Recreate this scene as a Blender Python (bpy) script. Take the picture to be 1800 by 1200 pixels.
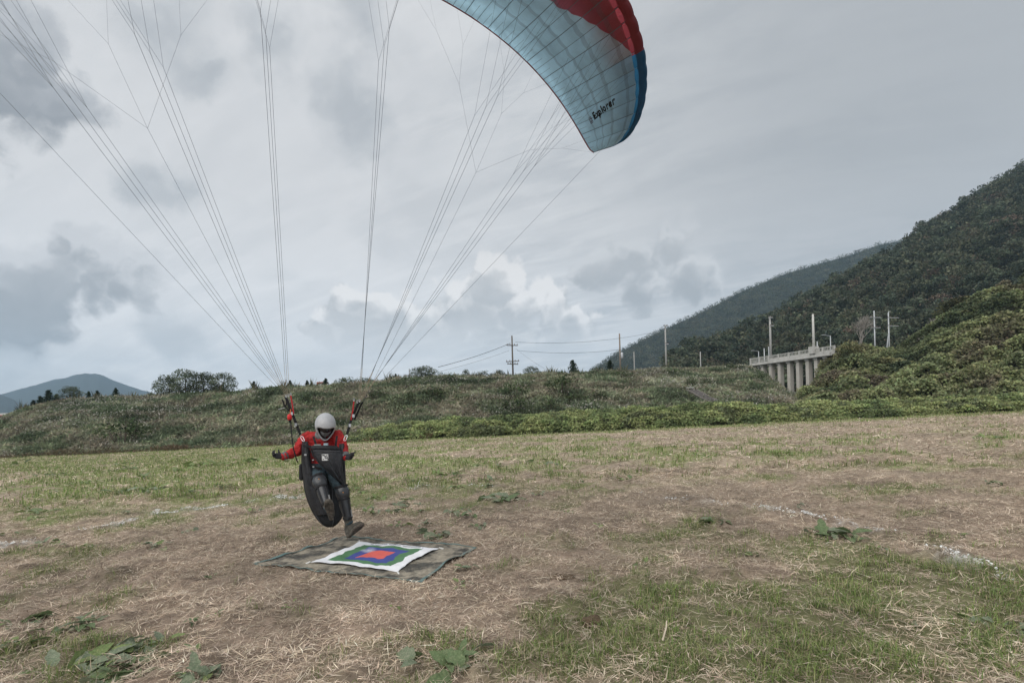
import bpy, bmesh, math, random
import numpy as np
from mathutils import Vector, Matrix, noise as mnoise

# ------------------------------------------------------------------ scene, camera, light
for o in list(bpy.data.objects):
    bpy.data.objects.remove(o)
SC = bpy.context.scene
COL = SC.collection
F = 900.0                      # focal length in photo pixels (photo 1800 wide)
RO = math.radians(1.6)         # camera roll
HOR = 133.0                    # horizon lies 133 px below the image centre (lens shift, level camera)
EYE = 1.6
CR, SR = math.cos(RO), math.sin(RO)

cam_d = bpy.data.cameras.new('camera')
cam = bpy.data.objects.new('camera', cam_d)
COL.objects.link(cam)
cam_d.sensor_width = 36.0
cam_d.lens = 36.0 * F / 1800.0
cam_d.shift_y = HOR / 1800.0
cam_d.clip_start = 0.05
cam_d.clip_end = 20000
xa = Vector((CR, 0, -SR)); ya = Vector((SR, 0, CR)); za = Vector((0, -1, 0))
M = Matrix((xa, ya, za)).transposed().to_4x4()
M.translation = Vector((0, 0, EYE))
cam.matrix_world = M
SC.camera = cam

SC.view_settings.view_transform = 'Standard'
SC.view_settings.look = 'None'
SC.view_settings.gamma = 1.0
SC.view_settings.exposure = 1.05
SC.view_settings.use_curve_mapping = False
SC.cycles.use_denoising = True
SC.cycles.max_bounces = 6
SC.cycles.volume_bounces = 0
SC.cycles.transparent_max_bounces = 6
SC.cycles.sample_clamp_indirect = 6

SUN_EL, SUN_AZ = math.radians(54), math.radians(-140)    # azimuth from +Y towards +X


def P(px, py, d):
    """photo pixel + distance along the view (metres) -> world point"""
    u = px - 900.0; w = 600.0 - py + HOR
    return Vector(((CR * u + SR * w) / F * d, d, EYE + (-SR * u + CR * w) / F * d))


SLOPE = 0.022


def GP(px, py):
    """photo pixel -> point on the field plane z = SLOPE * x"""
    u = px - 900.0; w = 600.0 - py + HOR
    X = (CR * u + SR * w) / F; Z = (-SR * u + CR * w) / F
    d = EYE / (SLOPE * X - Z)
    return Vector((X * d, d, EYE + Z * d))


def build_world():
    W = bpy.data.worlds.new('World')
    SC.world = W
    W.use_nodes = True
    W.cycles.sampling_method = 'MANUAL'; W.cycles.sample_map_resolution = 256
    nt = W.node_tree; N = nt.nodes; L = nt.links
    N.clear()
    out = N.new('ShaderNodeOutputWorld'); bg = N.new('ShaderNodeBackground')
    bg.inputs['Strength'].default_value = 0.1
    L.new(bg.outputs[0], out.inputs[0])
    sky = N.new('ShaderNodeTexSky'); sky.sky_type = 'NISHITA'; sky.sun_disc = False
    sky.sun_elevation = SUN_EL; sky.sun_rotation = SUN_AZ
    tc = N.new('ShaderNodeTexCoord')
    D = tc.outputs['Generated']

    def vm(op, a, b=None, s=None):
        n = N.new('ShaderNodeVectorMath'); n.operation = op
        for i, v in enumerate((a, b)):
            if v is None: continue
            if isinstance(v, (tuple, list, Vector)): n.inputs[i].default_value = v
            else: L.new(v, n.inputs[i])
        if s is not None: n.inputs['Scale'].default_value = s
        return n.outputs['Value'] if op in ('DISTANCE', 'DOT_PRODUCT', 'LENGTH') else n.outputs['Vector']

    def ma(op, a, b=None, clamp=False):
        n = N.new('ShaderNodeMath'); n.operation = op; n.use_clamp = clamp
        for i, v in enumerate((a, b)):
            if v is None: continue
            if isinstance(v, (int, float)): n.inputs[i].default_value = v
            else: L.new(v, n.inputs[i])
        return n.outputs[0]

    def mr(v, a, b, c=0.0, d=1.0, smooth=True):
        n = N.new('ShaderNodeMapRange'); n.interpolation_type = 'SMOOTHSTEP' if smooth else 'LINEAR'
        L.new(v, n.inputs['Value'])
        for k, q in zip(('From Min', 'From Max', 'To Min', 'To Max'), (a, b, c, d)): n.inputs[k].default_value = q
        return n.outputs['Result']

    def noise(v, scale, detail=6, rough=0.55, dist=0.0, col=False):
        n = N.new('ShaderNodeTexNoise'); n.inputs['Scale'].default_value = scale
        n.inputs['Detail'].default_value = detail; n.inputs['Roughness'].default_value = rough
        n.inputs['Distortion'].default_value = dist
        L.new(v, n.inputs['Vector'])
        return n.outputs['Color'] if col else n.outputs['Fac']

    def mix(f, a, b):
        n = N.new('ShaderNodeMix'); n.data_type = 'RGBA'
        if isinstance(f, (int, float)): n.inputs[0].default_value = f
        else: L.new(f, n.inputs[0])
        for i, v in ((6, a), (7, b)):
            if isinstance(v, tuple): n.inputs[i].default_value = (*v, 1)
            else: L.new(v, n.inputs[i])
        return n.outputs[2]

    sep = N.new('ShaderNodeSeparateXYZ'); L.new(D, sep.inputs[0])
    z = sep.outputs['Z']

    def direction(px, py):
        return (P(px, py, 1) - Vector((0, 0, EYE))).normalized()

    def voro(v, scale):
        n = N.new('ShaderNodeTexVoronoi'); n.feature = 'F1'; n.inputs['Scale'].default_value = scale
        L.new(v, n.inputs['Vector']); return n.outputs['Distance']

    # overcast layers, values are radiance*10 (background strength 0.1)
    hi = (5.35, 5.42, 5.52); lo = (4.1, 4.28, 4.46); dk = (2.9, 3.15, 3.4)
    base = mix(mr(z, 0.0, 0.45), lo, hi)
    zz = ma('ADD', ma('MAXIMUM', z, 0.0), 0.25)
    comb = N.new('ShaderNodeCombineXYZ')
    L.new(ma('DIVIDE', sep.outputs['X'], zz), comb.inputs[0]); L.new(ma('DIVIDE', sep.outputs['Y'], zz), comb.inputs[1])
    rot = N.new('ShaderNodeVectorRotate'); rot.inputs['Angle'].default_value = 0.45; L.new(comb.outputs[0], rot.inputs['Vector'])
    n1 = noise(comb.outputs[0], 1.25, 10, 0.56, 0.5)
    n2 = noise(vm('MULTIPLY', rot.outputs[0], (0.9, 3.0, 1)), 1.1, 9, 0.6, 0.6)
    n3 = noise(vm('MULTIPLY', rot.outputs[0], (1.4, 5.0, 1)), 2.4, 8, 0.62, 0.4)
    base = mix(ma('MULTIPLY', mr(n1, 0.45, 0.66), 0.72), base, dk)
    base = mix(ma('MULTIPLY', mr(n2, 0.42, 0.68), 0.6), base, (3.3, 3.5, 3.72))
    base = mix(ma('MULTIPLY', mr(n3, 0.45, 0.64), 0.42), base, (5.9, 5.95, 6.0))
    # thicker grey cloud towards the hills
    veil = mr(vm('DOT_PRODUCT', D, tuple(direction(1950, 60))), 0.72, 1.0)
    base = mix(ma('MULTIPLY', veil, 0.75), base, (2.95, 3.12, 3.28))
    # brighter, thinner cloud
    gap = mr(vm('DOT_PRODUCT', D, tuple(direction(480, 400))), 0.84, 1.0)
    base = mix(ma('MULTIPLY', gap, 0.55), base, (5.85, 5.9, 6.0))

    warp = vm('SCALE', vm('SUBTRACT', noise(D, 6.0, 7, 0.6, 0, True), (0.5, 0.5, 0.5)), None, 0.11)
    DW = vm('ADD', D, warp)

    def billow(vec):
        a = ma('MULTIPLY', ma('SUBTRACT', 0.42, voro(vec, 13.0)), 0.75)
        a = ma('ADD', a, ma('MULTIPLY', ma('SUBTRACT', 0.42, voro(vec, 31.0)), 0.42))
        return ma('ADD', a, ma('MULTIPLY', ma('SUBTRACT', noise(vec, 40.0, 4, 0.6), 0.5), 0.5))

    VEC = (DW, vm('ADD', DW, (0.012, 0.0, 0.03)))
    BIL = tuple(billow(v) for v in VEC)
    TEX = noise(DW, 10.0, 6, 0.6)

    def field(lst, k):
        """cloud body: union of blobs roughened by billows; > 0 inside"""
        vec = VEC[k]; acc = None
        for (px, py, rpx) in lst:
            c = direction(px, py); a = math.hypot(px - 900, 600 - py + HOR) / F; r = rpx / F / (1 + a * a) ** 0.75
            m = ma('SUBTRACT', 1.0, ma('DIVIDE', vm('DISTANCE', vec, tuple(c)), r))
            acc = m if acc is None else ma('MAXIMUM', acc, m)
        return ma('ADD', acc, BIL[k])

    dark = [(-70, 120, 200), (20, 150, 165), (95, 200, 110), (-90, 20, 150), (60, 90, 90)]
    mid = [(110, 480, 110), (50, 510, 120), (190, 485, 105), (125, 425, 70), (-40, 520, 130), (112, 395, 42), (225, 460, 70), (-160, 480, 150), (40, 560, 100)]
    mid2 = [(300, 585, 80), (20, 610, 110), (-80, 420, 70), (255, 325, 70), (310, 340, 50)]
    wht = [(868, 480, 66), (840, 540, 80), (915, 530, 66), (640, 545, 70), (705, 565, 62), (965, 550, 66), (590, 580, 60), (780, 585, 80), (880, 590, 90), (1000, 590, 70), (680, 595, 80)]
    gry = [(1065, 465, 66), (1120, 455, 62), (1185, 430, 64), (1215, 490, 66), (1130, 495, 60), (1250, 500, 46)]
    top_dark = [(640, 20, 120), (470, 55, 90), (280, 30, 120), (620, 190, 120), (330, 120, 70)]

    def lay(base, lst, top, bot, s0, s1, amount, zr=None, lit=1.0, fade=None):
        f0 = field(lst, 0); f1 = field(lst, 1)
        m = mr(f0, s0, s1)
        shade = ma('MULTIPLY', mr(ma('SUBTRACT', f0, f1), -0.05, 0.55), lit)
        shade = ma('MULTIPLY', shade, mr(f0, 0.95, 0.25))
        if zr: shade = ma('ADD', shade, mr(z, zr[0], zr[1], 0.0, 0.55, False))
        shade = ma('ADD', shade, ma('MULTIPLY', ma('SUBTRACT', TEX, 0.5), 0.7), True)
        if fade: m = ma('MULTIPLY', m, mr(z, fade[0], fade[1]))
        return mix(ma('MULTIPLY', m, amount), base, mix(shade, bot, top))

    zp = lambda px, py: direction(px, py).z
    base = lay(base, top_dark, (4.3, 4.5, 4.7), (2.9, 3.15, 3.4), -0.25, 0.9, 0.62)
    base = lay(base, mid2, (4.3, 4.5, 4.7), (3.0, 3.25, 3.5), -0.1, 0.7, 0.6)
    base = lay(base, gry, (4.7, 4.8, 4.9), (2.65, 2.8, 2.95), -0.05, 0.45, 0.88, (zp(1150, 520), zp(1150, 400)))
    base = lay(base, mid, (4.6, 4.7, 4.85), (2.05, 2.2, 2.36), -0.04, 0.42, 0.93, (zp(100, 560), zp(100, 380)))
    base = lay(base, dark, (3.7, 3.85, 4.05), (1.85, 2.02, 2.2), -0.04, 0.5, 0.95, (zp(50, 400), zp(50, 60)), 0.7)
    base = lay(base, wht, (6.2, 6.12, 6.05), (2.85, 3.02, 3.18), 0.0, 0.25, 0.9, (zp(800, 600), zp(800, 440)), 1.2, (zp(800, 640), zp(800, 530)))
    gain = N.new('ShaderNodeCombineXYZ'); gv = mr(z, 0.0, 0.42, 1.42, 1.0)
    for i_ in range(3): L.new(gv, gain.inputs[i_])
    # low streaky bank above the horizon
    lowb = ma('MULTIPLY', mr(z, 0.17, 0.02), mr(noise(vm('MULTIPLY', D, (1, 1, 5.0)), 4.0, 9, 0.62, 0.5), 0.38, 0.62))
    base = mix(ma('MULTIPLY', lowb, 0.7), base, (3.25, 3.5, 3.75))
    L.new(vm('SCALE', vm('MULTIPLY', mix(0.97, sky.outputs[0], base), gain.outputs[0]), None, 0.635), bg.inputs['Color'])


build_world()
sun_d = bpy.data.lights.new('sun', 'SUN'); sun_d.energy = 1.5; sun_d.angle = math.radians(75); sun_d.color = (1.0, 0.96, 0.9)
sun = bpy.data.objects.new('sun', sun_d); COL.objects.link(sun)
sdir = Vector((math.sin(SUN_AZ) * math.cos(SUN_EL), math.cos(SUN_AZ) * math.cos(SUN_EL), math.sin(SUN_EL)))
sun.rotation_euler = sdir.to_track_quat('Z', 'Y').to_euler()
sun.location = (0, 0, 60)

# ------------------------------------------------------------------ helpers
RNG = np.random.default_rng(7)
random.seed(7)


def mat(name, color=(0.5, 0.5, 0.5), rough=0.85, attr=None, var=0.0, vscale=20.0, bump=0.0, bscale=60.0, transl=0.0,
        metal=0.0, spec=0.3, dark=None, dscale=3.0, dfac=0.6, dr=(.42, .68), objvar=0.0, coat=0.0):
    m = bpy.data.materials.new(name); m.use_nodes = True
    nt = m.node_tree; N = nt.nodes; L = nt.links
    b = N['Principled BSDF']; out = N['Material Output']
    b.inputs['Roughness'].default_value = rough; b.inputs['Metallic'].default_value = metal
    b.inputs['Specular IOR Level'].default_value = spec
    if coat: b.inputs['Coat Weight'].default_value = coat
    tc = N.new('ShaderNodeTexCoord')
    if attr:
        a = N.new('ShaderNodeAttribute'); a.attribute_name = attr; c = a.outputs['Color']
    else:
        r = N.new('ShaderNodeRGB'); r.outputs[0].default_value = (*color, 1); c = r.outputs[0]

    def nz(scale, det=5, rgh=0.6):
        n = N.new('ShaderNodeTexNoise'); n.inputs['Scale'].default_value = scale; n.inputs['Detail'].default_value = det
        n.inputs['Roughness'].default_value = rgh
        L.new(tc.outputs['Object'], n.inputs['Vector']); return n.outputs['Fac']
    if dark is not None:
        mp = N.new('ShaderNodeMapRange'); L.new(nz(dscale, 8, 0.62), mp.inputs['Value'])
        mp.inputs['From Min'].default_value = dr[0]; mp.inputs['From Max'].default_value = dr[1]
        mp.inputs['To Max'].default_value = dfac
        x = N.new('ShaderNodeMix'); x.data_type = 'RGBA'; L.new(mp.outputs[0], x.inputs[0]); L.new(c, x.inputs[6])
        x.inputs[7].default_value = (*dark, 1); c = x.outputs[2]
    if var:
        mp = N.new('ShaderNodeMapRange'); L.new(nz(vscale), mp.inputs['Value'])
        mp.inputs['From Min'].default_value = 0.25; mp.inputs['From Max'].default_value = 0.75
        mp.inputs['To Min'].default_value = 1 - var; mp.inputs['To Max'].default_value = 1 + var
        x = N.new('ShaderNodeVectorMath'); x.operation = 'SCALE'; L.new(c, x.inputs[0]); L.new(mp.outputs[0], x.inputs['Scale']); c = x.outputs[0]
    if objvar:
        oi = N.new('ShaderNodeObjectInfo'); mp = N.new('ShaderNodeMapRange'); L.new(oi.outputs['Random'], mp.inputs['Value'])
        mp.inputs['To Min'].default_value = 1 - objvar; mp.inputs['To Max'].default_value = 1 + objvar
        x = N.new('ShaderNodeVectorMath'); x.operation = 'SCALE'; L.new(c, x.inputs[0]); L.new(mp.outputs[0], x.inputs['Scale']); c = x.outputs[0]
    L.new(c, b.inputs['Base Color'])
    if bump:
        bp = N.new('ShaderNodeBump'); bp.inputs['Strength'].default_value = bump; bp.inputs['Distance'].default_value = 0.02
        L.new(nz(bscale), bp.inputs['Height']); L.new(bp.outputs[0], b.inputs['Normal'])
    if transl:
        t = N.new('ShaderNodeBsdfTranslucent'); L.new(c, t.inputs['Color'])
        mx = N.new('ShaderNodeMixShader'); mx.inputs[0].default_value = transl
        L.new(b.outputs[0], mx.inputs[1]); L.new(t.outputs[0], mx.inputs[2]); L.new(mx.outputs[0], out.inputs['Surface'])
    return m


def np_mesh(name, V, faces, cols=None, smooth=False):
    """V (n,3); faces: list of int arrays (k,3) or (k,4); cols (n,3) point colours"""
    me = bpy.data.meshes.new(name)
    V = np.asarray(V, np.float32)
    me.vertices.add(len(V)); me.vertices.foreach_set('co', V.ravel())
    faces = [np.asarray(f, np.int32) for f in faces if len(f)]
    idx = np.concatenate([f.ravel() for f in faces])
    sizes = np.concatenate([np.full(len(f), f.shape[1], np.int32) for f in faces])
    me.loops.add(len(idx)); me.loops.foreach_set('vertex_index', idx)
    me.polygons.add(len(sizes))
    me.polygons.foreach_set('loop_start', np.concatenate([[0], np.cumsum(sizes)[:-1]]).astype(np.int32))
    me.update(calc_edges=True)
    if smooth: me.polygons.foreach_set('use_smooth', np.ones(len(sizes), bool))
    if cols is not None:
        a = me.color_attributes.new('Col', 'FLOAT_COLOR', 'POINT')
        c = np.ones((len(V), 4), np.float32); c[:, :3] = cols
        a.data.foreach_set('color', c.ravel())
    return me


def link(name, me, m=None, parent=None, loc=None):
    o = bpy.data.objects.new(name, me)
    COL.objects.link(o)
    if m is not None and me is not None:
        me.materials.clear(); me.materials.append(m)
    if loc is not None: o.location = loc
    if parent is not None: o.parent = parent
    return o


def wpart(name, me, m, root):
    """part whose vertices are already in world coordinates"""
    o = link(name, me, m)
    o.parent = root
    o.matrix_parent_inverse = Matrix.Translation(root.location).inverted() if root.parent is None else Matrix.Identity(4)
    return o


def tag(o, label=None, cat=None, group=None, kind=None):
    if label: o['label'] = label
    if cat: o['category'] = cat
    if group: o['group'] = group
    if kind: o['kind'] = kind
    return o


def empty(name, loc, label, cat, group=None):
    o = bpy.data.objects.new(name, None); COL.objects.link(o); o.location = loc; o.empty_display_size = 0.2
    return tag(o, label, cat, group)


def copy_thing(root, loc, rz=0.0, sc=1.0, label=None):
    r = root.copy(); COL.objects.link(r); r.location = loc; r.rotation_euler = (0, 0, rz)
    r.scale = sc if isinstance(sc, tuple) else (sc, sc, sc)
    if label: r['label'] = label
    for ch in root.children:
        c = ch.copy(); COL.objects.link(c); c.parent = r
        for g in ch.children:
            d = g.copy(); COL.objects.link(d); d.parent = c
    return r


class MB:
    """plain mesh builder"""
    def __init__(s): s.v = []; s.f = []

    def box(s, c, size, rot=None):
        c = Vector(c); R = rot if rot is not None else Matrix.Identity(3); n = len(s.v)
        for dx in (-.5, .5):
            for dy in (-.5, .5):
                for dz in (-.5, .5):
                    s.v.append(c + R @ Vector((dx * size[0], dy * size[1], dz * size[2])))
        s.f += [[n + i for i in q] for q in ((0, 1, 3, 2), (4, 6, 7, 5), (0, 4, 5, 1), (2, 3, 7, 6), (0, 2, 6, 4), (1, 5, 7, 3))]
        return s

    def tube(s, pts, rad, seg=8, cap=True):
        pts = [Vector(p) for p in pts]; n0 = len(s.v)
        if not isinstance(rad, (list, tuple)): rad = [rad] * len(pts)
        prev = None
        for i, p in enumerate(pts):
            t = (pts[min(i + 1, len(pts) - 1)] - pts[max(i - 1, 0)]).normalized()
            a = prev if prev is not None else (Vector((0, 0, 1)) if abs(t.z) < 0.9 else Vector((1, 0, 0)))
            b = t.cross(a).normalized(); a = b.cross(t).normalized(); prev = a
            for k in range(seg):
                q = 2 * math.pi * k / seg
                s.v.append(p + (a * math.cos(q) + b * math.sin(q)) * rad[i])
        for i in range(len(pts) - 1):
            for k in range(seg):
                a = n0 + i * seg + k; b = n0 + i * seg + (k + 1) % seg
                s.f.append([a, b, b + seg, a + seg])
        if cap:
            s.f.append([n0 + k for k in range(seg)][::-1]); m = n0 + (len(pts) - 1) * seg
            s.f.append([m + k for k in range(seg)])
        return s

    def strap(s, pts, wdir, w, t):
        """flat strap through pts, width along wdir"""
        n0 = len(s.v); pts = [Vector(p) for p in pts]; wd = Vector(wdir).normalized()
        for i, p in enumerate(pts):
            tg = (pts[min(i + 1, len(pts) - 1)] - pts[max(i - 1, 0)]).normalized()
            nn = tg.cross(wd).normalized(); w2 = nn.cross(tg).normalized()
            for a, b in ((-1, -1), (1, -1), (1, 1), (-1, 1)):
                s.v.append(p + w2 * a * w / 2 + nn * b * t / 2)
        for i in range(len(pts) - 1):
            for k in range(4):
                a = n0 + i * 4 + k; b = n0 + i * 4 + (k + 1) % 4
                s.f.append([a, b, b + 4, a + 4])
        s.f.append([n0 + 3, n0 + 2, n0 + 1, n0]); m = n0 + 4 * (len(pts) - 1); s.f.append([m, m + 1, m + 2, m + 3])
        return s

    def mesh(s, name, smooth=False):
        me = bpy.data.meshes.new(name); me.from_pydata([tuple(v) for v in s.v], [], s.f); me.update()
        if smooth: me.polygons.foreach_set('use_smooth', [True] * len(me.polygons))
        return me


def grid_mesh(name, G, smooth=True, cols=None, uv=None, flip=False):
    """G (r,c,3)"""
    r, c = G.shape[:2]
    i = np.arange(r * c).reshape(r, c)
    f = np.stack([i[:-1, :-1], i[:-1, 1:], i[1:, 1:], i[1:, :-1]], -1).reshape(-1, 4)
    if flip: f = f[:, ::-1]
    me = np_mesh(name, G.reshape(-1, 3), [f], None if cols is None else cols.reshape(-1, 3), smooth)
    if uv is not None:
        l = me.uv_layers.new(name='UVMap'); U = uv.reshape(-1, 2)
        l.data.foreach_set('uv', U[f.ravel()].astype(np.float32).ravel())
    return me


_perm = np.random.default_rng(3).random((256, 256))


def vnoise(x, y):
    x = np.asarray(x, float); y = np.asarray(y, float)
    xi = np.floor(x).astype(int); yi = np.floor(y).astype(int); fx = x - xi; fy = y - yi
    fx = fx * fx * (3 - 2 * fx); fy = fy * fy * (3 - 2 * fy)
    g = lambda a, b: _perm[a % 256, b % 256]
    return (g(xi, yi) * (1 - fx) + g(xi + 1, yi) * fx) * (1 - fy) + (g(xi, yi + 1) * (1 - fx) + g(xi + 1, yi + 1) * fx) * fy


def fbm(x, y, s=1.0, o=4):
    t = 0; a = 1.0; n = 0
    for k in range(o):
        t = t + a * vnoise(np.asarray(x) * s + 17.3 * k, np.asarray(y) * s - 9.1 * k); n += a; a *= 0.5; s *= 2.03
    return t / n


def sstep(v, a, b):
    t = np.clip((v - a) / (b - a), 0, 1); return t * t * (3 - 2 * t)


def diamonds(C, A, B, cols, fold=None):
    """leaf shaped quads: centre C, half axis A, half axis B, colour per leaf"""
    n = len(C)
    V = np.stack([C - A, C + B - A * 0.15, C + A, C - B - A * 0.15], 1)
    if fold is not None:
        V[:, 1] += fold; V[:, 3] += fold
    V = V.reshape(-1, 3)
    f = np.arange(n * 4).reshape(n, 4)
    return V, f, np.repeat(cols, 4, 0)


def unit(v): return v / np.maximum(np.linalg.norm(v, axis=-1, keepdims=True), 1e-9)


def rand_dirs(n, rng=RNG): return unit(rng.normal(size=(n, 3)))


def leaf_axes(n, ln, wd, up=None, rng=RNG, bias=0.0):
    nrm = rand_dirs(n, rng)
    if up is not None: nrm = unit(nrm + np.asarray(up) * bias)
    t = unit(np.cross(nrm, rand_dirs(n, rng))); b = np.cross(nrm, t)
    return t * np.asarray(ln).reshape(-1, 1) * 0.5, b * np.asarray(wd).reshape(-1, 1) * 0.5


def jitter(base, n, amt=0.25, hue=0.08, rng=RNG):
    c = np.asarray(base, float)
    if c.ndim == 1: c = np.repeat(c[None], n, 0)
    return np.clip(c * (1 + rng.uniform(-amt, amt, (n, 1))) * (1 + rng.uniform(-hue, hue, (n, 3))), 0.004, 0.95)


# ------------------------------------------------------------------ terrain
M_soil = mat('field_soil', attr='Col', rough=0.95, var=0.35, vscale=9, bump=0.8, bscale=45, spec=0.1)
M_leaf = mat('foliage', attr='Col', rough=0.75, transl=0.3, spec=0.15)
M_leaf_o = mat('tree_foliage', attr='Col', rough=0.8, transl=0.22, spec=0.1, objvar=0.28)
M_straw = mat('straw', attr='Col', rough=0.8, transl=0.12, spec=0.2)
M_slope = mat('slope_soil', (0.085, 0.085, 0.06), rough=0.95, var=0.4, vscale=0.5, bump=0.6, bscale=4, spec=0.1)
M_hill = mat('hill_soil', (0.03, 0.036, 0.026), rough=0.95, var=0.4, vscale=0.1, spec=0.05)
M_bark = mat('bark', (0.09, 0.075, 0.06), rough=0.95, var=0.3, vscale=6, bump=0.5, bscale=20, spec=0.1)
M_twig = mat('grey_twigs', (0.30, 0.275, 0.25), rough=0.95, var=0.2, vscale=3, spec=0.1)

EDGE_PX = np.array([-900, 0, 900, 1800, 2700]); EDGE_D = np.array([60, 53, 45, 42, 40.0])


def edge_depth(px): return np.interp(px, EDGE_PX, EDGE_D) + (fbm(np.asarray(px, float), np.asarray(px, float) * 0, .03, 4) - .5) * 2.6


CHALK = [[(-60, 975, .5), (7, 962, 1), (67, 950, .8), (143, 935, .35), (200, 925, .8), (260, 908, 1), (300, 903, .5), (350, 899, .7), (417, 888, .35), (477, 880, .9), (520, 877, 1), (545, 874, .4)],
         [(690, 863, .5), (725, 861, .8), (760, 860, .3), (830, 859, .25), (900, 858, .1)],
         [(1090, 868, .15), (1150, 872, .3), (1200, 878, .25), (1250, 882, .3), (1312, 888, 1), (1345, 893, .5), (1372, 900, .3), (1440, 914, .9), (1488, 924, .6), (1530, 932, .25), (1580, 942, 1), (1612, 946, .5), (1650, 965, .2), (1684, 982, .9), (1720, 997, .5), (1748, 1006, .8), (1800, 1030, .3)]]
chalk_pts = []
for pl in CHALK:
    for (a, b) in zip(pl[:-1], pl[1:]):
        pa, pb = GP(a[0], a[1]), GP(b[0], b[1])
        n = max(2, int((pb - pa).length / 0.06))
        for k in range(n):
            t = k / n
            chalk_pts.append((*pa.lerp(pb, t)[:2], a[2] * (1 - t) + b[2] * t))
chalk_pts = np.array(chalk_pts)


def chalk(x, y):
    """0..1 amount of chalk dust at field points"""
    x = np.asarray(x, float); y = np.asarray(y, float)
    out = np.zeros(x.shape); r = np.hypot(x + 1.65, y - 6.0)
    m = (r > 4.6) & (r < 7.6)
    if not m.any(): return out
    xs, ys = x[m], y[m]; res = np.zeros(len(xs))
    for k in range(0, len(xs), 4000):
        d = np.hypot(xs[k:k + 4000, None] - chalk_pts[None, :, 0], ys[k:k + 4000, None] - chalk_pts[None, :, 1])
        res[k:k + 4000] = (chalk_pts[None, :, 2] * np.exp(-(d / 0.16) ** 2)).max(1)
    out[m] = res * sstep(fbm(xs, ys, 6.0, 4), 0.46, 0.68) * sstep(fbm(xs + 60, ys, 1.4, 3), .36, .62)
    return out


def pix(x, y):
    """field point -> photo pixel"""
    z = SLOPE * x - EYE
    return 900 + F * (CR * x - SR * z) / y, 600 + HOR - F * (SR * x + CR * z) / y


# (px, py, radius x, radius y, amount)  grassy patches of the field
GREEN = [(900, 850, 520, 34, .5), (1480, 850, 300, 26, .38), (600, 900, 260, 30, .5), (250, 870, 380, 30, .75), (820, 1160, 160, 40, .4),
         (1120, 1095, 330, 110, 1.0), (1520, 1085, 380, 120, 1.05), (1450, 965, 300, 42, .8), (1110, 952, 150, 32, .8), (420, 882, 180, 20, .9), (200, 903, 260, 22, 1.1), (130, 1150, 200, 70, .6), (650, 872, 250, 32, .65), (300, 832, 420, 36, .85), (1000, 790, 500, 14, .55), (1650, 820, 200, 20, .35), (1250, 850, 250, 15, .4),
         (1050, 1090, 190, 75, .95), (1250, 1130, 260, 90, .9), (1150, 960, 130, 40, .7), (1420, 960, 190, 50, .6), (1700, 1030, 190, 60, .85), (1600, 1130, 260, 90, .85),
         (1780, 950, 60, 30, .5), (300, 900, 150, 20, 1.0), (130, 905, 120, 22, .7), (420, 890, 110, 20, .6), (60, 975, 110, 16, .5), (120, 1100, 130, 40, .35), (180, 1170, 160, 50, .45),
         (80, 820, 220, 20, 1.0), (330, 818, 260, 26, 1.05), (480, 800, 220, 18, 1.1), (700, 812, 210, 12, 1.1), (150, 845, 200, 22, .8), (560, 830, 160, 20, .8), (1000, 800, 200, 9, .55), (1220, 800, 60, 9, .9), (1360, 798, 60, 6, .9),
         (720, 790, 300, 9, .4), (620, 850, 120, 25, .5), (250, 850, 250, 25, .45), (700, 880, 200, 30, .35), (880, 868, 70, 14, .5), (1450, 905, 80, 15, .35), (1600, 903, 60, 10, .5), (1500, 770, 300, 8, .3),
         (1000, 775, 250, 7, .55), (300, 795, 330, 10, .6), (1750, 770, 80, 5, .4), (40, 860, 120, 30, .4), (1300, 1000, 200, 40, .5), (850, 1130, 100, 30, .4)]


def green(x, y):
    x = np.asarray(x, float); y = np.asarray(y, float)
    yy = np.maximum(y, 2.2); px, py = pix(x, yy)
    g = np.zeros(x.shape)
    for (a, b, rx, ry, k) in GREEN:
        g = np.maximum(g, k * np.exp(-(((px - a) / rx) ** 2 + ((py - b) / ry) ** 2)))
    edge = edge_depth(px) - y
    g = np.maximum(g, 1.5 * np.exp(-(edge / 3.6) ** 2))
    n = fbm(x, y, 0.9, 5)
    return np.clip(sstep(g * .95 + (n - 0.5) * 2.0 + (fbm(x + 21, y, 3.5, 3) - .5) * .9, 0.05, .85), 0, 1)


def zfield(x, y):
    x = np.asarray(x, float); y = np.asarray(y, float)
    damp = sstep(np.hypot(x + 1.65, y - 6.0), 1.2, 2.4)
    return SLOPE * x + damp * ((fbm(x, y, 1.3, 4) - 0.5) * 0.07 + sstep(fbm(x + 3, y - 8, 3.6, 3), .5, .78) * .07 * (y < 20) + (fbm(x + 50, y, 0.22, 2) - 0.5) * 0.10)


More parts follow.
